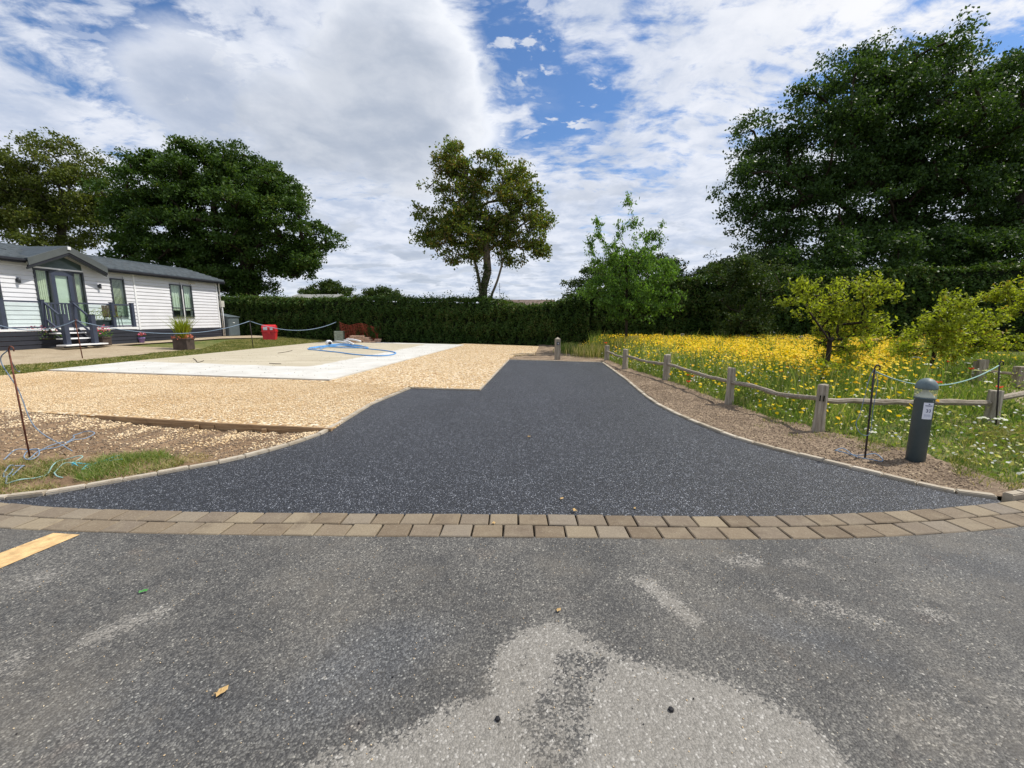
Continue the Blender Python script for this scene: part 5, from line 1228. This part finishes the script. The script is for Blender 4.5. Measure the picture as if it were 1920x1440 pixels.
# ------------------------------------------------------------------ meadow
def inpoly(x, y, poly):
    r = np.zeros(len(x), bool); n = len(poly); j = n-1
    for i_ in range(n):
        xi, yi = poly[i_][0], poly[i_][1]; xj, yj = poly[j][0], poly[j][1]
        c_ = ((yi > y) != (yj > y)) & (x < (xj-xi)*(y-yi)/(yj-yi+1e-12)+xi); r ^= c_; j = i_
    return r
def scatter(poly, n):
    xs = [p[0] for p in poly]; ys = [p[1] for p in poly]; X_ = RNG.uniform(min(xs), max(xs), n*3); Y_ = RNG.uniform(min(ys), max(ys), n*3)
    k = inpoly(X_, Y_, poly); return X_[k][:n], Y_[k][:n]
verge = [P(1135, 674), P(1180, 692), P(1262, 718), P(1340, 748), P(1440, 784), P(1580, 819), P(1720, 849), P(1800, 876), P(1900, 910), P(2100, 880), P(2300, 800), Vector((16, 9, 0)), Vector((19, 18.5, 0)), Vector((4, 20.5, 0)), Vector((2.8, 19.5, 0))]
front_line = [posts[k][0] for k in range(6)]
fxy = sorted([(q.y, q.x) for q in front_line[:5]])
def behind(x, y): return x-np.interp(y, [q[0] for q in fxy], [q[1] for q in fxy])      # metres behind the fence
# leafy stems everywhere in the meadow
X_, Y_ = scatter(verge, 130000); D = np.hypot(X_, Y_)
keep = RNG.uniform(0, 1, len(X_)) < np.clip(9.0/D, .25, 1); X_, Y_, D = X_[keep], Y_[keep], D[keep]
bh = behind(X_, Y_); tall = np.clip((bh+.2)/1.2, 0, 1)*np.clip((Y_-4.2)/2.5, 0, 1)
rightlow = np.clip((X_/np.maximum(Y_, 1)-1.0)/.25, 0, 1)*np.clip((6.0-Y_)/1.5, 0, 1)
H_ = (.07+.36*tall)*(1-.65*rightlow)*(1+.25*wob(X_, Y_, 1.6))
H_ = H_*(1-.45*np.clip((X_/np.maximum(Y_, 1)-.80)/.12, 0, 1)); H_ = np.clip(H_, .05, .8)
wd = .006+.0009*D
bare = inpoly(X_, Y_, [P(1885, 745), P(1960, 800), P(2050, 800), P(2050, 722), P(1860, 728)]); H_ = np.where(bare, .04, H_)
V, F = blades_quad(X_, Y_, np.full(len(X_), -.04), H_, wd, .45); o = mesh_np('meadow_grass', V, F, M['meadowleaf'])
tag(o, 'mixed green and straw coloured grass and stems of the wild flower meadow', 'grass', kind='stuff')
# broad leaves lower down
X_, Y_ = scatter(verge, 46000); bh = behind(X_, Y_); D = np.hypot(X_, Y_); tall = np.clip((bh+.3)/1.2, 0, 1)*np.clip((Y_-4.2)/2.5, 0, 1)
k = (D < 16) & (RNG.uniform(0, 1, len(X_)) < np.clip(6/D, .2, 1)); X_, Y_, tall = X_[k], Y_[k], tall[k]
C = np.stack([X_, Y_, RNG.uniform(0, 1, len(X_))*(.06+.34*tall)], -1); V, F = leaves_np(C, .055, .5, 0)
o = mesh_np('meadow_foliage', V, F, M['meadowleaf']); tag(o, 'small leaves of the meadow flowers between the stems', 'plants', kind='stuff')
def discs(C, r, n=6, cup=.0, tilt=.5):
    N = len(C); r = r*RNG.uniform(.75, 1.25, N); nv = RNG.normal(0, tilt, (N, 3)); nv[:, 2] = 1; nv[:, 1] -= .35; nv /= np.linalg.norm(nv, axis=1)[:, None]
    a = np.cross(nv, np.array([1.0, .13, 0])); a /= np.linalg.norm(a, axis=1)[:, None]; b_ = np.cross(nv, a); V = []
    for k in range(n):
        q = 2*PI*k/n; V.append(C+(a*math.cos(q)+b_*math.sin(q))*r[:, None]*(1 if k % 2 else .8)+nv*(cup*r)[:, None])
    return np.stack(V, 1).reshape(-1, 3), np.arange(N*n).reshape(-1, n)
# yellow flowers
X_, Y_ = scatter(verge, 120000); bh = behind(X_, Y_); ratio = X_/np.maximum(Y_, .1)
dens = np.clip((bh-.3)/2.2, 0, 1)**1.6*np.clip((Y_-5.8)/4.5, .04, 1)*np.clip((1.0-ratio)/.10, .02, 1)*np.clip(.85+.9*wob(X_, Y_, 1.5), .08, 2)
dens += .05*(bh > -.6)*(Y_ > 4.6)*(ratio < 1.05)
k = RNG.uniform(0, 1, len(X_)) < dens*.66; X_, Y_, bh = X_[k], Y_[k], bh[k]
tall = np.clip((bh+.2)/1.2, 0, 1)*np.clip((Y_-4.2)/2.5, 0, 1); Z_ = (.14+.40*tall)*RNG.uniform(.65, 1.25, len(X_))+.04*wob(X_, Y_, 2)
V, F = discs(np.stack([X_, Y_, Z_], -1), np.clip(.010+.0016*Y_.mean(), .02, .028), 6, .25, .5)
o = mesh_np('yellow_flowers', V, F, M['petal']); tag(o, 'mass of bright yellow meadow flowers behind the rail fence', 'flowers', kind='stuff')
X_, Y_ = scatter(verge, 13000); bh = behind(X_, Y_); k = (bh > .3) & (Y_ > 6) & (X_/np.maximum(Y_, 1) < 1.05) & (wob(X_, Y_, 1.1, 7, 15) > -.25); X_, Y_ = X_[k], Y_[k]; D = np.hypot(X_, Y_)
V, F = blades_quad(X_, Y_, np.full(len(X_), .05), .60+.12*wob(X_, Y_, 2.0), .006+.0010*D, .30); o = mesh_np('flower_stems', V, F, M['meadowleaf'])
tag(o, 'taller green stems and seed heads standing among the yellow flowers', 'plants', kind='stuff')
# small white flowers near the fence
X_, Y_ = scatter(verge, 16000); bh = behind(X_, Y_); D = np.hypot(X_, Y_)
k = (RNG.uniform(0, 1, len(X_)) < .55*np.exp(-((bh-.4)/1.5)**2)+.06) & (D < 17); X_, Y_, bh = X_[k], Y_[k], bh[k]
tall = np.clip((bh+.2)/1.2, 0, 1)*np.clip((Y_-4.2)/2.5, 0, 1)
V, F = discs(np.stack([X_, Y_, (.10+.32*tall)*RNG.uniform(.6, 1.2, len(X_))], -1), .015, 5, .1, .6)
o = mesh_np('white_flowers', V, F, M['whitepetal']); tag(o, 'scattered small white daisies along the near side of the meadow', 'flowers', kind='stuff')
X_, Y_ = scatter(verge, 14000); bh = behind(X_, Y_); D = np.hypot(X_, Y_)
k = (RNG.uniform(0, 1, len(X_)) < .5*np.exp(-((bh-.6)/1.3)**2)) & (D < 14); X_, Y_, bh = X_[k], Y_[k], bh[k]
tall = np.clip((bh+.2)/1.2, 0, 1)*np.clip((Y_-4.2)/2.5, 0, 1)
V, F = discs(np.stack([X_, Y_, (.08+.34*tall)*RNG.uniform(.5, 1.15, len(X_))], -1), .014, 5, .2, .7)
o = mesh_np('pale_yellow_flowers', V, F, M['paleyellow']); tag(o, 'small pale yellow flower heads low along the fence line', 'flowers', kind='stuff')
# countable red poppies and white umbels, each a plant of its own
def flower(name, label, px, py, Y_, kind, r, group):
    p = WY(px, py, Y_); th = thing(name, label, 'poppy' if kind == 'poppy' else 'wild flower', (p.x, p.y, 0), random.uniform(0, 6), group)
    h = max(.15, p.z); MB().tube([(0, 0, -.03), (.01, .01, h*.5), (0, 0, h)], .0035 if Y_ < 8 else .006, 4).build('stem', M['meadowleaf'], th)
    if kind == 'poppy':
        m = MB()
        for k in range(5):
            a = 2*PI*k/5; ca, sa = math.cos(a), math.sin(a); w_ = .7
            m.add([(0, 0, h), (r*.7*math.cos(a-w_), r*.7*math.sin(a-w_), h+r*.35), (r*ca, r*sa, h+r*.65), (r*.7*math.cos(a+w_), r*.7*math.sin(a+w_), h+r*.35)], [(0, 1, 2, 3)])
        m.build('petals', M['poppy'], th); MB().lathe([(r*.12, h+.0), (r*.2, h+r*.15), (r*.05, h+r*.3)], 6).build('flower_centre', M['core'], th)
    else:
        m = MB()
        for k in range(26):
            a = random.uniform(0, 2*PI); q = r*math.sqrt(random.random()); zz = h+r*.42*math.cos(q/r*1.5); s2 = r*.26
            m.add([(q*math.cos(a)+s2*math.cos(j*1.256), q*math.sin(a)+s2*math.sin(j*1.256), zz+random.uniform(-.004, .004)-.35*s2*math.sin(j*1.256)*(-1)) for j in range(5)], [(0, 1, 2, 3, 4)])
        m.build('flower_head', M['whitepetal'], th); m = MB()
        for k in range(6): a = k*1.05; m.tube([(0, 0, h*.88), (r*.7*math.cos(a), r*.7*math.sin(a), h-.004)], .002, 3, False)
        m.build('flower_rays', M['meadowleaf'], th)
PW = [('bright red poppy, left one of the two large ones in the yellow flowers', 1477, 690, 9.0), ('bright red poppy, right one of the two large ones in the yellow flowers', 1489, 690, 9.2), ('orange red poppy just below the two large ones in the yellow flowers', 1465, 698, 8.6),
      ('red poppy low between the second and third fence posts, leftmost of the group', 1289, 713, 9.2), ('red poppy near the third fence post, second in its group', 1298, 714, 9.0), ('lowest red poppy of the group beside the third fence post', 1290, 727, 8.2), ('single red poppy in front of the yellow bank right of the fourth post', 1411, 699, 8.6),
      ('red poppy at the left end of the meadow by the first fence post', 1136, 644, 15.0), ('small orange poppy just behind the lamp bollard cap', 1761, 719, 6.8), ('red poppy under the golden branches, upper right', 1777, 679, 9.4), ('orange poppy in front of the stout dark post', 1821, 693, 8.2), ('orange poppy beside the thin stake at far right', 1873, 728, 6.6), ('red poppy in the grass near the kerb side of the fourth post', 1402, 724, 7.4), ('pale red poppy beside the young cherry trunk', 1208, 655, 15.5)]
for l, px, py, Y_ in PW: flower('red_poppy', l, px, py, Y_, 'poppy', .062 if Y_ < 12 else .075, 'red poppies in the meadow')
UM = [('large white umbel flower under the golden branches, topmost', 1719, 672, 8.6, .085), ('white umbel flower directly above the lamp bollard', 1741, 684, 8.0, .06), ('white umbel flower left of the lamp bollard cap', 1692, 707, 7.0, .055), ('white umbel flower touching the left shoulder of the bollard cap', 1701, 713, 6.6, .035),
      ('white umbel flower right of the topmost one', 1753, 690, 8.2, .05), ('white umbel flower right of the bollard cap', 1776, 699, 7.6, .045), ('white umbel flower near the stout dark post, left', 1814, 681, 8.6, .04), ('white umbel flower on the left of the stout dark post', 1830, 695, 7.8, .045), ('white umbel flower right of the stout dark post', 1850, 696, 7.8, .055), ('white umbel flower below the sloping pale rope', 1853, 717, 6.9, .05),
      ('white umbel flower in front of the fence at the left of the lamp bollard', 1697, 790, 4.55, .042), ('flat white umbel in front of the rightmost fence post, left', 1843, 785, 5.1, .05), ('flat white umbel in front of the rightmost fence post, right', 1875, 789, 5.1, .055), ('flat white umbel beside the bollard sticker', 1756, 776, 5.2, .045), ('white umbel low beside the hanging rope loops', 1634, 814, 4.5, .035), ('flat white umbel just above the long rail beside the bollard', 1757, 764, 5.9, .06), ('white umbel flower between stake and bollard above the rail', 1657, 729, 6.6, .035), ('white umbel flower above the bollard cap, nearest it', 1735, 702, 7.4, .05)]
for l, px, py, Y_, r in UM: flower('umbel_flower', l, px, py, Y_, 'umbel', r, 'white umbel flowers')
# tuft of tall grass round the cherry trunk and the weeds by the wooden bollard
def tuft(label, px, py, n, rx, h, m_, w_=.03, name='tall_grass'):
    c = P(px, py); X_ = RNG.normal(c.x, rx, n); Y_ = RNG.normal(c.y, rx, n); V, F = blades_quad(X_, Y_, np.zeros(n)-.03, h, w_, .3)
    o = mesh_np(name, V, F, M[m_]); tag(o, label, 'grass', kind='stuff')
tuft('tall pale grass growing round the foot of the cherry trunk', 1175, 668, 700, .30, .62, 'blade', .02)
tuft('weedy green clump to the right of the wooden bollard', 1068, 662, 600, .22, .38, 'meadowleaf', .025)
tuft('straw coloured weeds between wooden bollard and first fence post', 1115, 668, 1100, .40, .42, 'blade', .02)

# ------------------------------------------------------------------ turf blades on the left and right, chips, crumbs
def turf(label, poly, n, h, w_, m_='blade', thr=-.3, sc=1.2, lean=.8):
    X_, Y_ = scatter(poly, n); k = wob(X_, Y_, sc, 7, 11)+RNG.normal(0, .35, len(X_)) > thr; X_, Y_ = X_[k], Y_[k]
    Z_ = zt(X_, Y_)-.015; V, F = blades_quad(X_, Y_, Z_, h, w_, lean); o = mesh_np('grass', V, F, M[m_]); tag(o, label, 'grass', kind='stuff')
turf('short mixed green and dry grass between rope coils and kerb at left', [P(-250, 880), P(0, 868), P(60, 862), P(140, 866), P(300, 850), P(350, 868), P(330, 878), P(200, 903), P(60, 925), P(-60, 935), P(-300, 915)], 15000, .055, .005, thr=.05, sc=3.0, lean=1.2)
turf('dry straw coloured grass along the soil edge near the rope coils', [P(-100, 870), P(0, 855), P(150, 850), P(330, 845), P(400, 855), P(380, 868), P(200, 880), P(0, 890)], 5000, .05, .005, 'straw', .1, 3.5, 1.3)
turf('bright tuft of green grass beside the turquoise rope', [P(140, 900), P(200, 860), P(300, 853), P(330, 862), P(250, 890), P(160, 905)], 3600, .075, .006, 'meadowleaf', -.4, 2, 1.0)
turf('patchy grass around the lamp bollard and along the right edge', [P(1780, 860), P(1830, 800), P(2100, 790), P(2200, 880), P(2000, 905), P(1900, 922), P(1830, 912), P(1790, 890)], 18000, .055, .006, thr=-.6, sc=2, lean=1.0)
turf('lawn grass between the slab and the lodge path', [PT(-150, 716), PT(90, 697), PT(350, 670), PT(618, 641), PT(640, 637), PT(520, 631), PT(420, 640), PT(378, 655), PT(300, 661), PT(217, 670), PT(110, 680), PT(-150, 699)], 60000, .05, .022, 'blade', -.9, 1, .8)
turf('thin dry grass on the soil strip edge beside the fence', [P(1400, 800), P(1440, 782), P(1580, 815), P(1720, 845), P(1700, 862), P(1560, 835)], 3500, .05, .005, 'blade', .2, 3, 1.0)
def chips(label, polys, n, size, m_, name, z=.0, edge=None, thr=-9, flat=.5, zfun=None):
    X_, Y_ = scatter(polys, n); k = wob(X_, Y_, 3.0, 7, 20) > thr; X_, Y_ = X_[k], Y_[k]
    if edge is not None:
        kk = RNG.uniform(0, 1, len(X_)) < edge(X_, Y_); X_, Y_ = X_[kk], Y_[kk]
    N = len(X_); s_ = size*RNG.uniform(.5, 1.4, N); a = RNG.uniform(0, PI, N); Z_ = (np.full(N, z) if zfun is None else zfun(X_, Y_))
    base = np.array([(1, 0, 0), (0, 1, 0), (-1, 0, 0), (0, -1, 0), (0, 0, 1), (0, 0, -1)], float); V = []
    for b_ in base:
        j = RNG.uniform(.75, 1.25, N); x = b_[0]*s_*.5*j; y = b_[1]*s_*.36*j; zz = b_[2]*s_*.5*flat*j
        V.append(np.stack([X_+x*np.cos(a)-y*np.sin(a), Y_+x*np.sin(a)+y*np.cos(a), Z_+zz+s_*.1], -1))
    V = np.stack(V, 1).reshape(-1, 3); tri = np.array([(0, 1, 4), (1, 2, 4), (2, 3, 4), (3, 0, 4), (1, 0, 5), (2, 1, 5), (3, 2, 5), (0, 3, 5)])
    F = (np.arange(N)[:, None, None]*6+tri[None]).reshape(-1, 3); o = mesh_np(name, V, F, M[m_]); tag(o, label, name.split('_')[-1], kind='stuff'); return o
from mathutils.bvhtree import BVHTree
def heights(o):
    me_ = o.data; bv = BVHTree.FromPolygons([v.co[:] for v in me_.vertices], [p_.vertices[:] for p_ in me_.polygons])
    def f(X_, Y_):
        r = np.zeros(len(X_))
        for i_ in range(len(X_)):
            h = bv.ray_cast(Vector((X_[i_], Y_[i_], 2)), Vector((0, 0, -1))); r[i_] = h[0].z if h[0] else -.01
        return r
    return f
soilpoly = [P(-150, 780), P(0, 770), P(180, 781), P(400, 796), P(600, 806), P(580, 822), P(430, 862), P(300, 858), P(150, 850), P(0, 850), P(-150, 850)]
hL = heights(soilL); hR = heights(soilR)
gb0, gb1 = P(0, 768), P(622, 803)
def near_board(X_, Y_):
    yl = np.interp(X_, [P(-200, 762).x, gb0.x, P(180, 779).x, P(400, 793).x, gb1.x], [P(-200, 762).y, gb0.y, P(180, 779).y, P(400, 793).y, gb1.y]); d = yl-Y_
    return np.clip(1.0-d/.75+.6*wob(X_, Y_, 3.5, 7, 2), .05, 1)
chips('golden gravel stones spilled over the bare soil below the board', soilpoly, 17000, .030, 'chip', 'spilled_gravel', edge=near_board, zfun=hL)
chips('crumbs of brown soil on the left bare ground', soilpoly, 7000, .022, 'clod', 'soil_crumbs', zfun=hL, flat=.8)
chips('loose golden gravel stones lying on top of the bed', [P(-100, 762), P(180, 777), P(400, 790), P(615, 800), P(695, 757), P(760, 730), P(700, 722), P(600, 718), P(90, 699), P(-100, 715)], 52000, .024, 'chip', 'loose_gravel', z=.026)
stripR = [P(1150, 690), P(1180, 697), P(1262, 720), P(1340, 750), P(1440, 786), P(1580, 822), P(1720, 852), P(1800, 880), P(1860, 920), P(1790, 918), P(1700, 900), P(1560, 864), P(1400, 824), P(1310, 790), P(1240, 758), P(1180, 712)]
chips('crumbs of soil and small stones beside the right kerb', stripR, 9000, .017, 'clod', 'soil_crumbs', zfun=hR, flat=.8)
chips('pale grit stones on the soil beside the right kerb', stripR, 1100, .016, 'chip', 'grit_stones', zfun=hR)
chips('dark tarmac crumbs scattered on the old road', [P(0, 1020), P(1900, 1015), P(1920, 1440), P(0, 1440)], 45, .007, 'pebble', 'tarmac_crumbs', z=.002)
chips('pale grit scattered on the old road', [P(0, 1020), P(1900, 1015), P(1920, 1440), P(0, 1440)], 900, .006, 'chip', 'road_grit', z=.001)
# twigs and grit lying on the slab
for l, pxs in (('thin crooked dark twig lying on the sandy left part of the slab', [(362, 672), (367, 675), (370, 679), (377, 678), (382, 676)]), ('straight thin stick lying on the slab below the blue hose', [(521, 662), (535, 660), (548, 657)]), ('short dark twig on the middle of the sandy slab', [(505, 681), (520, 682), (527, 682)])):
    tube_obj('twig', l, 'twig', [P(*q, ZS+.012) for q in pxs], .009, 'twig', 5, sm=4)
chips('bits of gravel and dirt lying on the concrete slab', [P(100, 697), P(618, 715), P(860, 650), P(620, 642)], 900, .02, 'clod', 'slab_grit', z=.058)
# fallen leaves
def fallen(label, px, py, size, m_, rot, z=.006):
    p = P(px, py); m = MB(); n = 11; V = [(0, 0, .004)]
    for k in range(n):
        a = 2*PI*k/n; r = size*(.5 if k % 2 else .32)*(1.25 if k in (0, 1, 10) else 1); V.append((r*math.cos(a), r*.75*math.sin(a), .002+.010*abs(math.sin(a*1.5))*size/.05))
    F = [(0, 1+k, 1+(k+1) % n) for k in range(n)]; o = mesh_np('fallen_leaf', V, F, M[m_]); o.location = (p.x, p.y, z); o.rotation_euler = (0, 0, rot)
    MB().tube([(0, 0, .004), (-size*.55, .004, .004)], .0012, 4).build('stalk', M[m_], o); tag(o, label, 'leaf', 'fallen leaves')
fallen('pale brown lobed leaf on the old tarmac at lower left', 415, 1302, .050, 'dryleaf', .7)
fallen('small fresh green leaf on the old tarmac at left', 268, 1112, .040, 'greenleaf', .2)
fallen('dry tan leaf on the top edge of the paving blocks', 1077, 961, .050, 'dryleaf', 2.5, .014)
fallen('tiny dry leaf on the joint between the two block rows', 926, 985, .035, 'dryleaf', 1.1, .014)
fallen('dry leaf on the new driveway above the paving', 1053, 937, .04, 'dryleaf', .4); fallen('small dry leaf on the driveway right of the others', 1190, 955, .03, 'dryleaf', 2.0)
fallen('orange leaf scrap in the middle of the new driveway', 992, 820, .05, 'dryleaf', 1.4); fallen('thin yellow leaf on the tarmac below the middle of the paving', 1047, 1147, .03, 'dryleaf', .3)
for k, (px, py) in enumerate(((933, 1350), (1258, 1332))):
    p = P(px, py); o = MB().lathe([(.004, 0), (.011, .003), (.009, .009), (.003, .011)], 6).build('tar_lump', M['pebble']); o.location = (p.x, p.y, .0); tag(o, ['shiny black tar lump on the worn patch at bottom centre', 'black tar lump on the pale patch right of centre'][k], 'tar lump')
